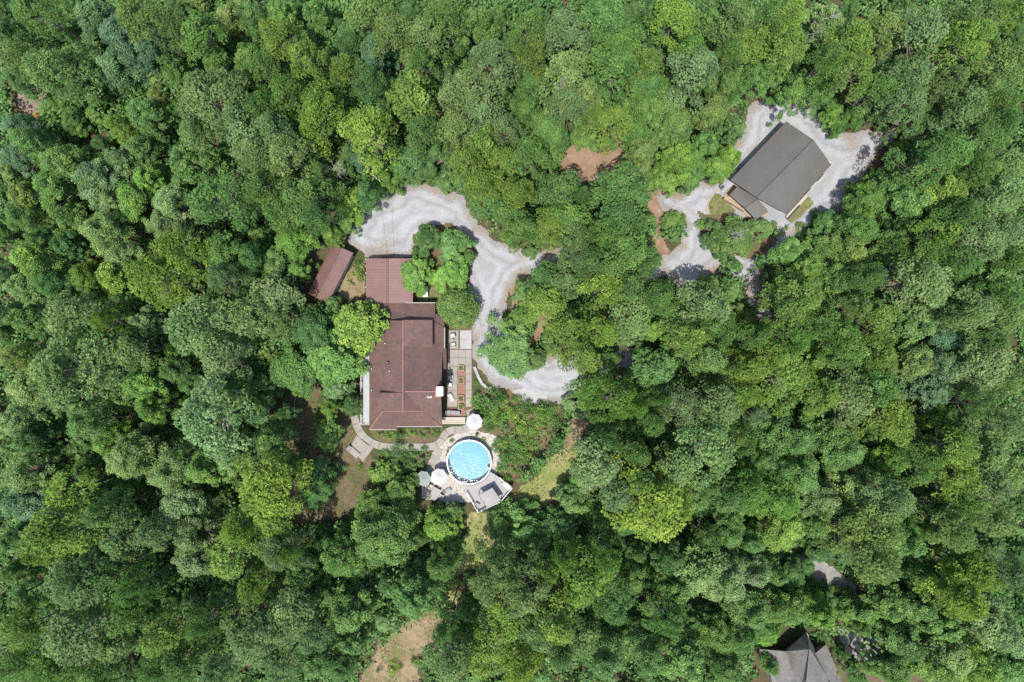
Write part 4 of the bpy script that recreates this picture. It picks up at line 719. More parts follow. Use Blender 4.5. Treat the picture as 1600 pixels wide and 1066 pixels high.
for (x, y, z) in ((601.8, 537, 4.25), (581, 576.7, 3.25), (581, 610, 3.25), (608.7, 580, 4.6)):
    q = W(x, y, z); MB().cyl((q.x, q.y, z - 0.25), 0.07, 0.5, 8).build('vent_pipe', M['white'], hs)
q = W(671.3, 618.5, 4.9); sk = MB().box((q.x, q.y, 4.98), (0.62, 0.62, 0.26)).build('skylight', M['white'], hs); MB().box((q.x, q.y, 5.115), (0.36, 0.36, 0.03)).build('pane', M['glass'], sk)
for y0, y1 in ((518, 526), (530, 538)): window(hs, (689.6, y0), (689.6, y1), 0.9, 2.1, (1, 0))
for y0, y1 in ((586, 594), (626, 634), (644, 652)): window(hs, (687.4, y0), (687.4, y1), 0.9, 2.1, (1, 0))
dr = MB().box(W(690.0, 560, 1.05), (0.08, 0.95, 2.1)).build('door', M['white'], hs); MB().box(W(690.6, 563, 1.0), (0.05, 0.06, 0.12)).build('handle', M['dark_metal'], dr)
# west porch, roofed with pale metal
MB().prism([W(563, 562, 0.35), W(578, 562, 0.35), W(578, 664, 0.35), W(563, 664, 0.35)], 0.34).build('porch_floor', M['deck'], hs)
plate(hs, 'porch_roof', [(567.5, 556, 2.62), (577.2, 556, 2.82), (577.2, 660, 2.82), (567.5, 660, 2.62)], 0.08, M['awning'])
MB().box((W(563.7, 612, 1.3).x, W(563.7, 612).y, 1.3), (0.1, 9.9, 0.08)).build('porch_rail', M['trim'], hs)
for y in (563, 580, 597, 614, 631, 648, 661):
    p = W(563.7, y, 0.8); MB().box((p.x, p.y, 0.82), (0.09, 0.09, 0.95)).build('rail_post', M['trim'], hs)
    p = W(567.8, y, 1.4); MB().box((p.x, p.y, 1.45), (0.12, 0.12, 2.2)).build('porch_post', M['trim'], hs)

# ---- carport with ribbed red metal roof
cp = thing('carport', W(608, 438), 'carport with ribbed red-brown metal gable roof joined to the brown house', 'carport')
plate(cp, 'roof_slope', [(605.4, 404, 3.55), (605.4, 474, 3.55), (571.7, 474, 2.75), (571.7, 404, 2.75)], 0.07, M['metal_red'])
plate(cp, 'roof_slope', [(605.6, 404, 3.55), (605.6, 474, 3.55), (645, 474, 2.8), (645, 404, 2.8)], 0.07, M['metal_red'])
ribs(cp, (605.4, 404, 3.55), (605.4, 474, 3.55), (571.7, 404, 2.75), (571.7, 474, 2.75), M['metal_red'])
ribs(cp, (605.6, 404, 3.55), (605.6, 474, 3.55), (645, 404, 2.8), (645, 474, 2.8), M['metal_red'])
cap(cp, 'ridge_cap', (605.5, 404, 3.58), (605.5, 474, 3.58), M['metal_red'], 0.13)
for x in (574, 642):
    for y in (407, 428, 450, 470): p = W(x, y, 1.3); MB().box((p.x, p.y, 1.33), (0.12, 0.12, 2.7)).build('post', M['wall_tan'], cp)
MB().prism([W(574, 405, 0.06), W(643, 405, 0.06), W(643, 472, 0.06), W(574, 472, 0.06)], 0.06).build('floor_slab', M['concrete'], cp)

# ---- shed with rusty roof
sh = thing('metal_shed', W(517, 428), 'long narrow shed with rusty red ribbed metal roof beside the gravel', 'shed')
NE, SE, SW, NW = (552.2, 395.3), (512.5, 473.3), (481, 459), (520.7, 381)
mN, mS = ((NE[0] + NW[0]) / 2 - 0.6, (NE[1] + NW[1]) / 2), ((SE[0] + SW[0]) / 2 - 0.6, (SE[1] + SW[1]) / 2)
inset = lambda p, k=0.88: (517 + (p[0] - 517) * k + 3, 428 + (p[1] - 428) * k)
MB().prism([Vector((*tuple(W(*inset(p), 1.2))[:2], 2.4)) for p in (NE, SE, SW, NW)], 2.45).build('wall', M['wall_grey'], sh)
for e0, e1, t in ((NE, SE, 0.003), (NW, SW, -0.003)):
    plate(sh, 'roof_slope', [(mN[0] + t, mN[1], 3.2), (mS[0] + t, mS[1], 3.2), (*e1, 2.45), (*e0, 2.45)], 0.06, M['metal_red'])
    ribs(sh, (*mN, 3.2), (*mS, 3.2), (*e0, 2.45), (*e1, 2.45), M['metal_red'], 0.4)
cap(sh, 'ridge_cap', (*mN, 3.22), (*mS, 3.22), M['metal_red'], 0.1)
dm = inset(((NE[0] + SE[0]) / 2, (NE[1] + SE[1]) / 2)); p = W(*dm, 1.0); MB().box((p.x + 0.06, p.y, 1.0), (0.08, 1.6, 2.0), math.atan2(-78, -39.7) + math.pi / 2 + math.pi).build('door', M['old_wood'], sh)

# ---- grey metal roofed building
gb = thing('grey_roofed_building', W(1220, 268), 'long building with grey ribbed metal gable roof amid pale gravel', 'building')
GW, GN, GE, GS = (1141.4, 281.4), (1228.3, 190.3), (1298.6, 258), (1228.5, 335)
r0, r1 = (1182.8, 309, 5.3), (1271, 219.3, 5.3)
MB().prism([Vector((*tuple(W(1220 + (p[0] - 1220) * 0.9, 268 + (p[1] - 268) * 0.9, 1.7))[:2], 3.35)) for p in (GW, GN, GE, GS)], 3.4).build('wall', M['wall_tan'], gb)
plate(gb, 'roof_slope', [r0, r1, (*GN, 3.5), (*GW, 3.5)], 0.08, M['metal_grey'])
plate(gb, 'roof_slope', [(r0[0] + 0.15, r0[1] + 0.15, 5.3), (r1[0] + 0.15, r1[1] + 0.15, 5.3), (*GE, 3.5), (*GS, 3.5)], 0.08, M['metal_grey'])
ribs(gb, r0, r1, (*GW, 3.5), (*GN, 3.5), M['metal_grey'], 0.4, 0.05, 0.045); ribs(gb, r0, r1, (*GS, 3.5), (*GE, 3.5), M['metal_grey'], 0.4, 0.05, 0.045)
cap(gb, 'ridge_cap', (r0[0], r0[1], 5.33), (r1[0], r1[1], 5.33), M['metal_grey'], 0.13)
for a_, b_ in ((GW, r0), (GS, r0), (GN, r1), (GE, r1)): vwall(gb, 'rake_board', [(a_[0], a_[1], 3.44), (b_[0], b_[1], 5.24), (b_[0], b_[1], 5.05), (a_[0], a_[1], 3.25)], M['dark_metal'], (0.03, 0.03, 0))
pr0, pr1 = (1184, 311, 3.6), (1163.5, 325, 3.6)
plate(gb, 'porch_roof_slope', [pr0, pr1, (1140, 305, 2.95), (1152, 291.5, 2.95)], 0.07, M['metal_grey'])
plate(gb, 'porch_roof_slope', [(1184.2, 311.2, 3.6), (1163.7, 325.2, 3.6), (1181, 343, 2.95), (1201, 331, 2.95)], 0.07, M['metal_grey'])
ribs(gb, pr0, pr1, (1152, 291.5, 2.95), (1140, 305, 2.95), M['metal_grey'], 0.4, 0.05, 0.04); ribs(gb, pr0, pr1, (1201, 331, 2.95), (1181, 343, 2.95), M['metal_grey'], 0.4, 0.05, 0.04)
cap(gb, 'porch_ridge_cap', pr0, pr1, M['metal_grey'], 0.1)
MB().prism([W(1150, 287, 0.25), W(1200, 336, 0.25), W(1178, 345, 0.25), W(1131, 310, 0.25), W(1135, 298, 0.25)], 0.25).build('porch_floor', M['tan_wood'], gb)
MB().prism([W(1131, 310.5, 0.9), W(1163, 330, 0.9), W(1164.5, 327.5, 0.9), W(1132.5, 308, 0.9)], 0.65).build('porch_rail', M['tan_wood'], gb)
for x, y in ((1141, 304), (1163, 324), (1179, 341)): p = W(x, y, 1.5); MB().box((p.x, p.y, 1.55), (0.16, 0.16, 2.7), 0.6).build('porch_post', M['tan_wood'], gb)
MB().prism([W(1262.5, 296, 0.35), W(1287, 273, 0.35), W(1290, 276, 0.35), W(1265, 299.5, 0.35)], 0.33).build('side_ramp', M['concrete_white'], gb)
MB().prism([W(1228, 338, 0.5), W(1260, 303, 0.5), W(1263, 306, 0.5), W(1231.5, 341.5, 0.5)], 0.48).build('side_deck', M['cream'], gb)
MB().prism([W(1232, 341, 1.0), W(1250, 320.5, 1.0), W(1251, 321.5, 1.0), W(1233, 342, 1.0)], 0.9).build('side_rail', M['dark_metal'], gb)
window(gb, (1250, 308), (1259, 298), 1.0, 2.2, (0.7, -0.7)); window(gb, (1270, 286), (1279, 276), 1.0, 2.2, (0.7, -0.7))
ac = thing('air_conditioner', W(1128.7, 292), 'dark square air conditioning unit beside the tan porch', 'appliance')
MB().box(W(1128.7, 292, 0.42), (0.75, 0.75, 0.84), 0.6).build('casing', M['grey_fabric'], ac); MB().cyl(W(1128.7, 292, 0.841), 0.28, 0.03, 16).build('fan_grille', M['dark_metal'], ac)
ed = thing('garden_edging', W(1115, 312), 'curved pale timber edging around the small grass plot', 'edging')
epts = [(1104, 336), (1104.5, 325), (1108, 314), (1114, 304), (1121, 297), (1127, 300)]
for i in range(5): MB().tube([W(*epts[i], 0.08), W(*epts[i + 1], 0.08)], 0.1, 4).build('edging_board', M['tan_wood'], ed)

# ---- shingled house at the bottom edge
sb = thing('shingled_house', W(1255, 1040), 'house with steep grey shingled hip roof cut by the bottom edge', 'house')
SG = M['shingle_grey']
plate(sb, 'roof_slope', [(1187, 1014.6, 3.0), (1227.6, 1018, 4.6), (1243, 1066, 4.2), (1246, 1115, 4.2), (1215, 1115, 3.0), (1203, 1050, 3.0)], 0.15, SG)
plate(sb, 'roof_slope', [(1227.6, 1018, 3.1), (1259.5, 988.5, 3.0), (1265, 1014.6, 5.6), (1260, 1066, 6.6), (1258, 1115, 6.6), (1246.5, 1115, 4.22), (1243.5, 1066, 4.22)], 0.15, SG)
plate(sb, 'roof_slope', [(1260, 988.5, 3.0), (1265.3, 1014.6, 5.6), (1260.3, 1066, 6.6), (1258.3, 1115, 6.6), (1300, 1115, 3.3), (1298, 1066, 3.3), (1280, 1028, 3.2)], 0.15, SG)
plate(sb, 'roof_slope', [(1291, 1007, 3.1), (1274, 1021, 4.1), (1297, 1066, 4.1), (1299, 1115, 4.1), (1322, 1115, 3.0), (1314.6, 1063, 3.0)], 0.15, SG)
cap(sb, 'ridge_cap', (1259.7, 988.5, 3.05), (1265.2, 1014.6, 5.65), SG, 0.09); cap(sb, 'ridge_cap', (1265.2, 1014.6, 5.65), (1260.2, 1066, 6.65), SG, 0.1); cap(sb, 'valley', (1228, 1018, 4.4), (1243.3, 1066, 4.25), SG, 0.06)
cap(sb, 'gutter', (1260, 988, 2.95), (1274, 1021, 3.0), M['trim'], 0.06)
MB().prism([Vector((*tuple(W(*p, 1.4))[:2], 2.9)) for p in ((1196, 1020), (1232, 1022), (1258, 1000), (1272, 1026), (1290, 1014), (1308, 1062), (1314, 1110), (1216, 1110))], 2.95).build('wall', M['wall_tan'], sb)

# ------------------------------------------------------------------ terrace, paths and garden structures
te = MB().prism([W(698, 515, 0.05), W(738, 515, 0.05), W(738, 640, 0.05), W(728, 652, 0.05), W(698, 652, 0.05)], 0.045).build('terrace', M['bed']); tag(te, 'pale concrete terrace along the house front', None, None, 'structure')
def slab(parent, poly, z, mat, name='slab', t=0.06): return MB().prism([W(x, y, z) for x, y in poly], t).build(name, mat, parent)
rect = lambda x0, y0, x1, y1, g=0.25: [(x0 + g, y0 + g), (x1 - g, y0 + g), (x1 - g, y1 - g), (x0 + g, y1 - g)]
for y0, y1 in ((516, 530), (530, 545.5)):
    slab(te, rect(700, y0, 716.5, y1), 0.1, M['concrete']); slab(te, rect(718.5, y0, 737, y1), 0.1, M['concrete_white'])
for y0, y1 in ((546.5, 559), (559, 571)):
    slab(te, rect(700, y0, 717, y1), 0.1, M['concrete']); slab(te, rect(717, y0, 727, y1), 0.1, M['concrete']); slab(te, rect(727, y0, 737, y1), 0.1, M['concrete'])
for y in range(571, 636, 13):
    slab(te, rect(699, y, 714.5, y + 13), 0.1, M['concrete']); slab(te, rect(727.5, y, 737, y + 13), 0.1, M['concrete'])
for i, (y0, y1) in enumerate(((580, 589), (601, 617), (627.5, 631.5))):                     # brick panels: each brick row is a piece
    n = max(1, int((y1 - y0) / 2.2))
    for k in range(n):
        for j in range(3): slab(te, rect(715.2 + 4 * j, y0 + (y1 - y0) * k / n, 719.2 + 4 * j, y0 + (y1 - y0) * (k + 1) / n, 0.12), 0.1, M['brick'], 'brick')
for j in range(6):
    for k in range(4): slab(te, rect(700 + 4.5 * j, 640.5 + 2.8 * k, 704.5 + 4.5 * j, 643.3 + 2.8 * k, 0.12), 0.1, M['brick'], 'brick')
for (x, y, s_, lab) in ((720.5, 575, 8.5, 'upper'), (720.5, 595, 9.5, 'second'), (720.5, 622.5, 9, 'third'), (720.5, 635.5, 7.5, 'lowest')):
    t = thing('planter', W(x, y), f'square timber planter on the terrace, {lab} of the column of four', 'planter', 'square planters on the terrace')
    c = W(x, y); h_ = s_ * 0.05
    for dx, dy, sx, sy in ((0, h_, 2 * h_, 0.1), (0, -h_, 2 * h_, 0.1), (h_, 0, 0.1, 2 * h_ - 0.1), (-h_, 0, 0.1, 2 * h_ - 0.1)): MB().box((c.x + dx, c.y + dy, 0.25), (sx, sy, 0.32)).build('side_board', M['tan_wood'], t)
    MB().box((c.x, c.y, 0.2), (2 * h_ - 0.12, 2 * h_ - 0.12, 0.2)).build('soil', M['bed'], t)
st = thing('porch_steps', W(708, 657), 'wide cream timber steps at the south end of the terrace', 'steps')
for k, (y0, y1, z) in enumerate(((652, 656.5, 0.55), (656.8, 659.6, 0.38), (660, 662.6, 0.2))): MB().prism([W(690.5, y0, z), W(727, y0, z), W(727, y1, z), W(690.5, y1, z)], z).build('tread', M['cream'], st)
# walkway: ribbon of concrete slabs
wk = bpy.data.objects.new('walkway', None); link(wk); tag(wk, 'curving concrete walkway from the porch to the pool', None, None, 'structure')
def ribbon(parent, center, width, z, mat, seg=1.3, gap=0.025, t=0.06):
    P = [W(*c) for c in center]; pts = [P[0]]; n = len(P)
    C = []
    for i in range(n - 1):                                                             # Catmull-Rom
        p0, p1, p2, p3 = P[max(0, i - 1)], P[i], P[i + 1], P[min(n - 1, i + 2)]
        for k in range(12):
            u = k / 12; C.append(0.5 * ((2 * p1) + (p2 - p0) * u + (2 * p0 - 5 * p1 + 4 * p2 - p3) * u * u + (3 * p1 - p0 - 3 * p2 + p3) * u ** 3))
    C.append(P[-1]); L = [0]
    for a_, b_ in zip(C, C[1:]): L.append(L[-1] + (b_ - a_).length)
    def at(s_):
        s_ = max(0, min(L[-1], s_)); i = next((k for k in range(len(L) - 1) if L[k + 1] >= s_), len(L) - 2)
        p = C[i].lerp(C[i + 1], (s_ - L[i]) / max(1e-6, L[i + 1] - L[i])); d = (C[i + 1] - C[i]).normalized(); return p, Vector((-d.y, d.x, 0))
    m = max(1, round(L[-1] / seg)); q = 4
    for k in range(m):
        a_, b_ = L[-1] * k / m + gap, L[-1] * (k + 1) / m - gap; left, right = [], []
        for j in range(q + 1):
            p, nn = at(a_ + (b_ - a_) * j / q); f = k / m; w_ = width if not callable(width) else width(f)
            left.append(p + nn * w_ / 2 + Vector((0, 0, z))); right.append(p - nn * w_ / 2 + Vector((0, 0, z)))
        MB().prism(left + right[::-1], t).build('slab', mat, parent)
ribbon(wk, [(553, 650), (559, 668), (570, 684), (588, 695), (610, 699), (640, 698.5), (672, 698), (688, 691), (696, 678), (706, 672.5), (722, 671.5), (733, 666), (738, 655), (733, 640)], 1.15, 0.09, M['concrete'])
ribbon(wk, [(686, 700), (682, 712), (676, 724), (668, 738)], 1.4, 0.085, M['concrete'])
wl = thing('curved_curb', W(749, 590), 'white curved concrete curb between terrace and gravel', 'curb')
cpts = [W(741, 573), W(744, 580), W(748, 590), W(753, 599), W(760, 605), W(768, 607)]
for i in range(5):
    a_, b_ = cpts[i], cpts[i + 1]; d = (b_ - a_).normalized(); nn = Vector((-d.y, d.x, 0)) * 0.22
    MB().prism([a_ + nn + Vector((0, 0, 0.35)), b_ + nn + Vector((0, 0, 0.35)), b_ - nn + Vector((0, 0, 0.35)), a_ - nn + Vector((0, 0, 0.35))], 0.4).build('curb_stone', M['concrete_white'], wl)
ps = MB().prism([W(800, 610, 0.07), W(822, 606, 0.07), W(856, 619, 0.07), W(846, 632, 0.07), W(818, 630, 0.07)], 0.06).build('parking_slab', M['concrete_white']); tag(ps, 'white concrete parking slab at the end of the gravel', None, None, 'structure')
gp = MB().prism([W(557, 680, 0.09), W(583, 700, 0.09), W(567, 722, 0.09), W(547.5, 698.5, 0.09)], 0.08).build('garden_pad', M['concrete']); tag(gp, 'square concrete pad in the side yard', None, None, 'structure')

# ------------------------------------------------------------------ pool, deck and umbrellas
pc = W(733, 722.5, 1.3); pc.z = 0; PR = 35 * 0.1 * (H - 1.3) / H
pl = thing('round_pool', pc, 'round above-ground swimming pool of bright blue water', 'pool')
def ring(r0_, r1_, z0, z1, n=48):
    mb = MB(); V = []
    for k in range(n):
        a_ = 2 * math.pi * k / n; c, s_ = math.cos(a_), math.sin(a_)
        V += [(pc.x + r0_ * c, pc.y + r0_ * s_, z0), (pc.x + r1_ * c, pc.y + r1_ * s_, z0), (pc.x + r1_ * c, pc.y + r1_ * s_, z1), (pc.x + r0_ * c, pc.y + r0_ * s_, z1)]
    F = []
    for k in range(n):
        a_, b_ = 4 * k, 4 * ((k + 1) % n)
        F += [(a_ + i, b_ + i, b_ + (i + 1) % 4, a_ + (i + 1) % 4) for i in range(4)]
    mb.add(V, F); return mb
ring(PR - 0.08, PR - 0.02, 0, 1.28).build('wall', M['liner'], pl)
for k in range(12):                                                                    # top rail in twelve sections
    a0, a1 = 2 * math.pi * k / 12 + 0.008, 2 * math.pi * (k + 1) / 12 - 0.008; pts = [a0 + (a1 - a0) * j / 5 for j in range(6)]
    P = [Vector((pc.x + (PR + 0.02) * math.cos(a_), pc.y + (PR + 0.02) * math.sin(a_), 1.33)) for a_ in pts] + [Vector((pc.x + (PR - 0.17) * math.cos(a_), pc.y + (PR - 0.17) * math.sin(a_), 1.33)) for a_ in pts[::-1]]
    MB().prism(P, 0.06).build('top_rail', M['white'], pl)
    ca = 2 * math.pi * k / 12; MB().box((pc.x + (PR + 0.03) * math.cos(ca), pc.y + (PR + 0.03) * math.sin(ca), 0.65), (0.08, 0.16, 1.28), ca).build('upright', M['white'], pl)
disc = lambda r, z, n=64: [Vector((pc.x + r * math.cos(2 * math.pi * k / n), pc.y + r * math.sin(2 * math.pi * k / n), z)) for k in range(n)]
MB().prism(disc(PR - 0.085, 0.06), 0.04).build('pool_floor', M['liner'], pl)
wm = MB(); wm.add(disc(PR - 0.085, 1.12), [tuple(range(64))]); wm.build('water', M['water'], pl)
la = Vector((pc.x + (PR - 0.25) * math.cos(-0.32), pc.y + (PR - 0.25) * math.sin(-0.32), 0))
ld = MB()
for s_ in (-0.25, 0.25): ld.tube([la + Vector((-0.3, s_, 0.3)), la + Vector((0, s_, 1.5)), la + Vector((0.25, s_, 1.75)), la + Vector((0.5, s_, 1.3))], 0.03, 6)
ld.build('ladder_rail', M['dark_metal'], pl)
for k in range(3): MB().box(la + Vector((-0.22 + 0.09 * k, 0, 0.5 + 0.3 * k)), (0.15, 0.5, 0.04)).build('ladder_step', M['white'], pl)

dk = thing('pool_deck', W(765, 775), 'grey raised timber deck with white railings attached to the round pool', 'deck')
arc = [(733 + 36.3 * math.cos(R_(a_)), 722.5 + 36.3 * math.sin(R_(a_))) for a_ in range(104, 22, -8)]
DZ = 1.1
MB().prism([W(x, y, DZ) for x, y in arc + [(780, 746), (800.5, 763.5), (783, 784), (747, 802), (729, 770)]], 0.12).build('deck_floor', M['deck'], dk)
bd = MB(); o0 = W(729, 770, DZ); dv = (W(747, 802, DZ) - o0).normalized(); nv_ = Vector((-dv.y, dv.x, 0))
for k in range(1, 24):                                                                 # board edges standing a few mm proud, inside the outer rectangle
    a_ = W(731 + 2.05 * k * 0.93, 772.5 + 1.2 - 2.05 * k * 0.52, DZ); b_ = a_ + dv * 2.3
    d_ = (b_ - a_) * 0.5; bd.box((a_ + d_) + Vector((0, 0, 0.002)), (2.3, 0.165, 0.012), math.atan2(dv.y, dv.x))
o_ = bd.build('deck_board', M['deck'], dk); o_['kind'] = 'stuff'
rail_pts = [(729.5, 770.5), (747, 801), (783, 783.3), (799.8, 763.5), (780.5, 747)]
for a_, b_ in zip(rail_pts, rail_pts[1:]):
    A, B = W(*a_, 1.9), W(*b_, 1.9); n = max(2, int((B - A).length / 1.2))
    for zz, rr in ((1.98, 0.06), (1.35, 0.035)): MB().tube([Vector((A.x, A.y, zz)), Vector((B.x, B.y, zz))], rr, 4).build('rail', M['white'], dk)
    for k in range(n): p = A.lerp(B, k / n); MB().box((p.x, p.y, 1.0), (0.1, 0.1, 2.0)).build('rail_post', M['white'], dk)
    bl = MB()
    for k in range(int((B - A).length / 0.16)):
        p = A.lerp(B, (k + 0.5) * 0.16 / (B - A).length); bl.box((p.x, p.y, 1.66), (0.03, 0.03, 0.6))
    o_ = bl.build('baluster', M['white'], dk); o_['kind'] = 'stuff'
cn = thing('deck_canopy', W(766, 777), 'flat grey fabric canopy on four posts over the pool deck', 'canopy')
CQ = [(748, 773), (769.5, 762), (783, 782), (761, 794)]
sag = MB(); CZ = 3.0; G = 6; cq = [W(x, y, CZ) for x, y in CQ]
V = []; 
for i in range(G + 1):
    for j in range(G + 1):
        u, w_ = i / G, j / G; p = cq[0].lerp(cq[1], u).lerp(cq[3].lerp(cq[2], u), w_); p.z = CZ + 0.25 * math.sin(math.pi * u) * math.sin(math.pi * w_); V.append(p)
sag.add(V, [(i * (G + 1) + j, (i + 1) * (G + 1) + j, (i + 1) * (G + 1) + j + 1, i * (G + 1) + j + 1) for i in range(G) for j in range(G)])
sag.build('canopy_sheet', M['grey_canopy'] if 'grey_canopy' in M else M.setdefault('grey_canopy', plain('grey_canopy', (0.215, 0.205, 0.205), 0.85, 0.08, 3)), cn)
for p in cq: MB().box((p.x, p.y, (CZ + DZ) / 2), (0.08, 0.08, CZ - DZ), 0.5).build('post', M['dark_metal'], cn)
for i in range(4): MB().tube([cq[i], cq[(i + 1) % 4]], 0.035, 6).build('edge_beam', M['dark_metal'], cn)

def umbrella(x, y, label, mat, r=1.32, z=2.35):
    c = W(x, y, z); c.z = 0; t = thing('patio_umbrella', c, label, 'umbrella', 'octagonal patio umbrellas')
    n = 8; ang0 = 0.22; top = Vector((c.x, c.y, z + 0.5))
    rim = [Vector((c.x + r * math.cos(ang0 + 2 * math.pi * k / n), c.y + r * math.sin(ang0 + 2 * math.pi * k / n), z - 0.08)) for k in range(n)]
    for k in range(n):
        a_, b_ = rim[k], rim[(k + 1) % n]; m0 = top.lerp(a_, 0.5) - Vector((0, 0, 0.02)); m1 = top.lerp(b_, 0.5) - Vector((0, 0, 0.02)); mid = (a_ + b_) / 2 + (Vector((c.x, c.y, z)) - (a_ + b_) / 2) * 0.03
        mm = (m0 + m1) / 2 - Vector((0, 0, 0.035)); val = Vector((0, 0, -0.12))
        mb = MB(); mb.add([top, m0, mm, m1, a_, mid, b_, a_ + val, mid + val, b_ + val], [(0, 1, 2), (0, 2, 3), (1, 4, 5, 2), (2, 5, 6, 3), (4, 7, 8, 5), (5, 8, 9, 6)]); mb.build('canopy_panel', mat, t)
        MB().tube([top - Vector((0, 0, 0.06)), a_ - Vector((0, 0, 0.03))], 0.012, 4).build('rib', M['dark_metal'], t)
    MB().cyl((c.x, c.y, 0.03), 0.028, z + 0.44, 8).build('pole', M['dark_metal'], t); MB().cyl((c.x, c.y, 0.02), 0.26, 0.09, 14, 0.2).build('base', M['dark_metal'], t)
    MB().cyl((c.x, c.y, z + 0.47), 0.05, 0.09, 8, 0.02).build('finial', M['grey_fabric'], t)
umbrella(741, 659.5, 'white octagonal umbrella above the steps, between house and pool', M['white_fabric'])
umbrella(686, 745.5, 'white octagonal umbrella at the lower left rim of the pool', M['white_fabric'])
umbrella(661, 748, 'sage grey octagonal umbrella half under the tree left of the pool', M['shade_fabric'], 1.2)

# ------------------------------------------------------------------ furniture
def chair(x, y, rz, label, frame, cushion, z0=0.1, w=0.62, name='patio_chair', group='patio chairs', deep=0.6):
    c = W(x, y, z0 + 0.4); c.z = z0; t = thing(name, c, label, 'chair', group, rz)
    L = lambda mb, n, m: mb.build(n, m, t, world=False)
    L(MB().box((0, 0, 0.42), (w, deep, 0.1)), 'seat', cushion); L(MB().box((0, deep / 2 - 0.02, 0.68), (w, 0.09, 0.5), 0, -0.2), 'backrest', cushion)
    for sx in (-1, 1):
        L(MB().box((sx * (w / 2 + 0.03), -0.02, 0.62), (0.06, deep, 0.05)), 'armrest', frame)
        for sy in (-1, 1): L(MB().box((sx * (w / 2 + 0.02), sy * (deep / 2 - 0.05), 0.3), (0.05, 0.05, 0.6)), 'leg', frame)
def table(x, y, rz, label, top, frame, sx, sy, z0=0.1, round_=False, h=0.72):
    c = W(x, y, z0 + h); c.z = z0; t = thing('patio_table', c, label, 'table', None, rz)
    if round_:
        MB().cyl((0, 0, h - 0.03), sx / 2, 0.035, 20).build('table_top', top, t, False); MB().cyl((0, 0, 0.02), 0.035, h - 0.05, 8).build('pedestal', frame, t, False); MB().cyl((0, 0, 0), 0.2, 0.03, 12).build('base', frame, t, False)
    else:
        MB().box((0, 0, h - 0.02), (sx, sy, 0.04)).build('table_top', top, t, False)
        for a_ in (-1, 1):
            MB().box((a_ * (sx / 2 - 0.02), 0, h + 0.006), (0.05, sy, 0.03)).build('edge_rail', frame, t, False)
            for b_ in (-1, 1): MB().box((a_ * (sx / 2 - 0.08), b_ * (sy / 2 - 0.08), h / 2 - 0.02), (0.06, 0.06, h - 0.04)).build('leg', frame, t, False)
def lounger(x, y, rz, label, frame, cushion, z0, l=1.9, w=0.7):
    c = W(x, y, z0 + 0.3); c.z = z0; t = thing('sun_lounger', c, label, 'lounger', None, rz)
    MB().box((l * 0.16, 0, 0.32), (l * 0.66, w, 0.09)).build('mattress', cushion, t, False); MB().box((-l * 0.32, 0, 0.46), (l * 0.36, w, 0.09), 0, 0, 0.7).build('backrest', cushion, t, False)
    for s_ in (-1, 1):
        MB().box((0, s_ * (w / 2 + 0.03), 0.27), (l, 0.06, 0.06)).build('side_rail', frame, t, False)
        for q_ in (-1, 1): MB().box((q_ * l * 0.4, s_ * (w / 2), 0.12), (0.05, 0.05, 0.26)).build('leg', frame, t, False)
DM, WF = M['dark_metal'], M['white_fabric']
chair(707.5, 525, 0.25 - 1.57, 'white cushioned chair at the top of the terrace, above the small round table', DM, WF)
chair(708, 539, 0.5 + 1.57 + 1.3, 'white cushioned chair at the top of the terrace, below the small round table', DM, WF)
table(706, 531.5, 0, 'small round side table between two white chairs', M['grey_fabric'], DM, 0.5, 0.5, round_=True, h=0.5)
chair(704.5, 590, 1.57, 'pale grey chair beside the second planter', DM, M['trim']); chair(703, 602, 1.57, 'white chair just above the chimney on the terrace', DM, WF)
lounger(704.5, 621, -1.05, 'dark framed white lounger turned askew below the chimney', DM, WF, 0.1, 1.35, 0.6)
table(708, 645, 0, 'dark square table on the brick landing above the steps', DM, DM, 0.8, 0.6)
chair(700.5, 645, 1.57, 'black chair on the brick landing, house side of the dark table', DM, M['grey_fabric']); chair(715.5, 646, -1.57, 'black chair on the brick landing, path side of the dark table', DM, M['grey_fabric'])
table(679, 772, R_(-28 + 90), 'grey rectangular dining table below the two umbrellas', M['deck'], M['old_wood'], 1.9, 1.25, 0.03)
for (x, y, a_, lab) in ((673, 760, 1.1, 'upper left'), (687, 757, 0.6, 'upper right'), (690, 775, -0.5, 'right')): chair(x, y, a_, f'dark metal chair at the {lab} side of the dining table', DM, DM, 0.03, 0.5)
lounger(698.5, 767, 0.5, 'dark bench lounger between dining table and pool deck', DM, M['grey_fabric'], 0.03, 1.3, 0.5)
chair(745, 790, 2.6, 'grey lounge chair in the lower corner of the pool deck', DM, M['grey_fabric'], DZ + 0.01, 0.62, 'deck_chair', None, 0.8)
lounger(791.5, 758.5, -0.72, 'white lounger at the right corner of the pool deck', M['white'], WF, DZ + 0.01, 1.6, 0.6)
lounger(551.5, 705.5, -0.72, 'dark framed double lounger with faded cushion beside the concrete pad', DM, plain('faded_cushion', (0.20, 0.172, 0.168), 0.85, 0.15, 3), 0.02, 2.3, 0.85)
bx = thing('utility_cabinet', W(664.5, 456), 'white box cabinet with a dark round cap behind the carport', 'cabinet')
MB().box(W(664.5, 456, 0.55), (0.72, 1.58, 1.1)).build('body', M['white'], bx); MB().box(W(664.5, 456, 1.13), (0.78, 1.64, 0.06)).build('lid', M['white'], bx); MB().cyl(W(664.5, 450.5, 1.16), 0.1, 0.06, 10).build('cap', DM, bx)
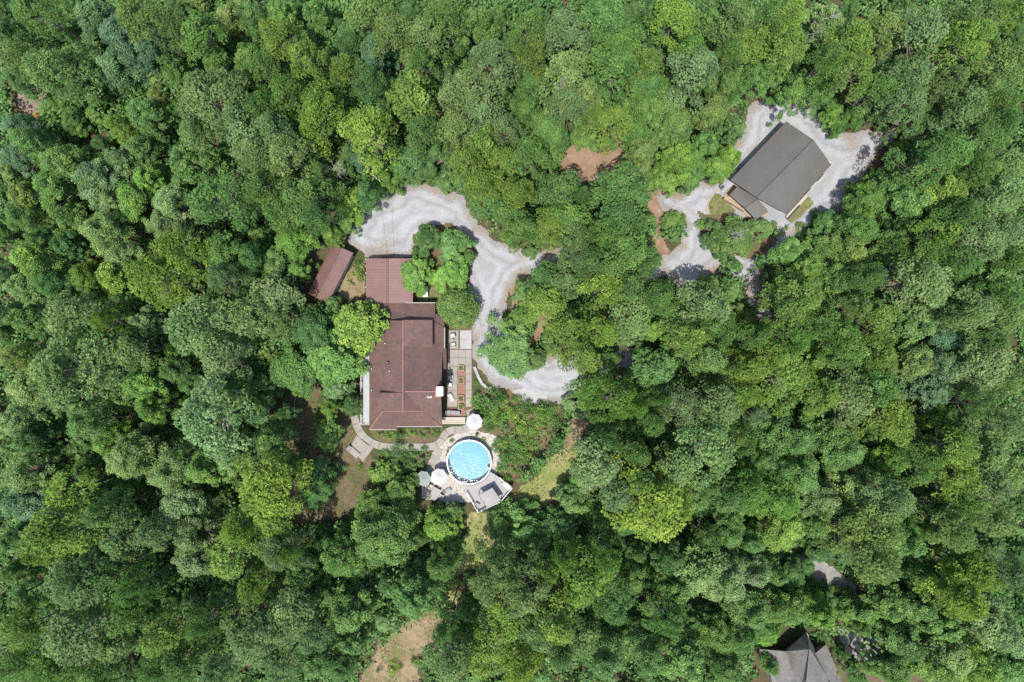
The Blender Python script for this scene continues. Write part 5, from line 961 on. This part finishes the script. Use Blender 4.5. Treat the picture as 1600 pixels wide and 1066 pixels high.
# utility pole with cable
up = thing('utility_pole', W(603, 297), 'grey utility pole with crossarm at the top of the gravel turnaround', 'pole')
b_ = W(603, 297); MB().tube([b_, b_ + Vector((0, 0, 7.5))], [0.14, 0.1], 8).build('pole', M['deadwood'], up); MB().box(b_ + Vector((0, 0.1, 7.1)), (1.5, 0.1, 0.12), -0.7).build('crossarm', M['deadwood'], up)
for s_ in (-0.6, 0.6): MB().cyl(b_ + Vector((s_ * 0.76, -s_ * 0.64 + 0.1, 7.16)), 0.05, 0.15, 8).build('insulator', M['white'], up)
cb = thing('power_cable', b_ + Vector((0, 0, 7)), 'thin dark cable running from the utility pole to the carport', 'cable')
e_ = W(606, 405, 3.4); MB().tube([(b_ + Vector((0, 0, 7.0))).lerp(e_, k / 10) - Vector((0, 0, 0.5 * math.sin(math.pi * k / 10))) for k in range(11)], 0.016, 5).build('wire', DM, cb)

# ------------------------------------------------------------------ fallen logs and dead trees
def log(pts, r, label, mat=None):
    t = thing('fallen_log', W(*pts[0]), label, 'log', 'fallen logs'); P = [W(x, y, r * 1.1 + 0.1) for x, y in pts]
    MB().tube(P, [r * (1 - 0.5 * k / (len(P) - 1)) for k in range(len(P))], 8).build('trunk', mat or M['deadwood'], t)
    m = P[len(P) // 2]; d = (P[-1] - P[0]).normalized(); s_ = Vector((-d.y, d.x, 0.3))
    MB().tube([m, m + s_ * 0.5 + d * 0.3], [r * 0.5, r * 0.2], 5).build('branch_stub', mat or M['deadwood'], t)
log([(230, 561), (240, 558), (248, 551), (256, 541)], 0.2, 'pale curved fallen log in the gap left of the big pine')
log([(195, 545), (215, 544), (245, 545)], 0.24, 'dark straight fallen log beside the pale curved one', M['bark'])
log([(462, 618), (458, 640), (452, 672)], 0.1, 'thin pale fallen pole in the shaded yard left of the house')
log([(492, 775), (478, 788), (462, 800)], 0.14, 'grey fallen log at the lower edge of the side yard')
log([(873, 695), (880, 702), (889, 709)], 0.13, 'pale fallen log across the path right of the garden')
log([(716, 938), (713, 955), (709, 975)], 0.2, 'dark fallen log on the path below the deck', M['bark'])
log([(586, 1035), (580, 1048), (574, 1062)], 0.15, 'dark leaning log in the sandy clearing', M['bark'])
log([(268, 975), (258, 965), (247, 960), (230, 946)], 0.16, 'grey forked fallen log in the dark gap near the lower left')
def dead_tree(x, y, r, h, label, seed):
    rng = random.Random(seed); b = W(x, y, h * 0.85); b.z = 0; t = thing('dead_tree', b, label, 'dead tree', 'bare grey dead trees')
    R0 = r * 0.1 * (H - h) / H; mb = MB().tube([b + Vector((0, 0, -0.1)), b + Vector((0.1, 0.1, h * 0.5)), b + Vector((0, 0.2, h * 0.9))], [0.16, 0.1, 0.04], 7); mb.build('trunk', M['deadwood'], t)
    for k in range(11):
        a_ = k * 2.4 + rng.uniform(-0.4, 0.4); z = h * rng.uniform(0.55, 0.9); L = R0 * rng.uniform(0.6, 1.1); s0 = b + Vector((0.05, 0.15, z)); d = Vector((math.cos(a_), math.sin(a_), rng.uniform(0.15, 0.6)))
        mid = s0 + d * L * 0.5 + Vector((rng.uniform(-.2, .2), rng.uniform(-.2, .2), 0)); e = s0 + d * L; q = MB().tube([s0, mid, e], [0.05, 0.03, 0.01], 5)
        for j in range(3):
            f = rng.uniform(0.4, 0.9); p = s0.lerp(e, f); dd = Vector((math.cos(a_ + rng.choice((-.8, .8))), math.sin(a_ + rng.choice((-.8, .8))), 0.3)) * L * 0.4; q.tube([p, p + dd], [0.025, 0.008], 4)
        q.build('branch', M['deadwood'], t)
dead_tree(524, 262, 16, 11, 'bare grey dead tree above the gravel turnaround', 1); dead_tree(1345, 156, 18, 9, 'bare grey dead tree right of the grey roofed building', 2)
dead_tree(1155, 365, 15, 12, 'bare grey treetop over the bed in front of the grey building', 3)
dead_tree(1395, 425, 18, 13, 'bare grey dead tree above the soil hollow', 5); dead_tree(1160, 915, 26, 15, 'bare grey dead tree in the lower right woods', 6)
dead_tree(1380, 800, 24, 17, 'bare grey dead tree above the shingled house and lane', 7); dead_tree(1295, 30, 18, 17, 'bare grey dead tree near the top edge at right', 8); dead_tree(878, 130, 14, 19, 'bare grey dead tree among pines near the top', 9)
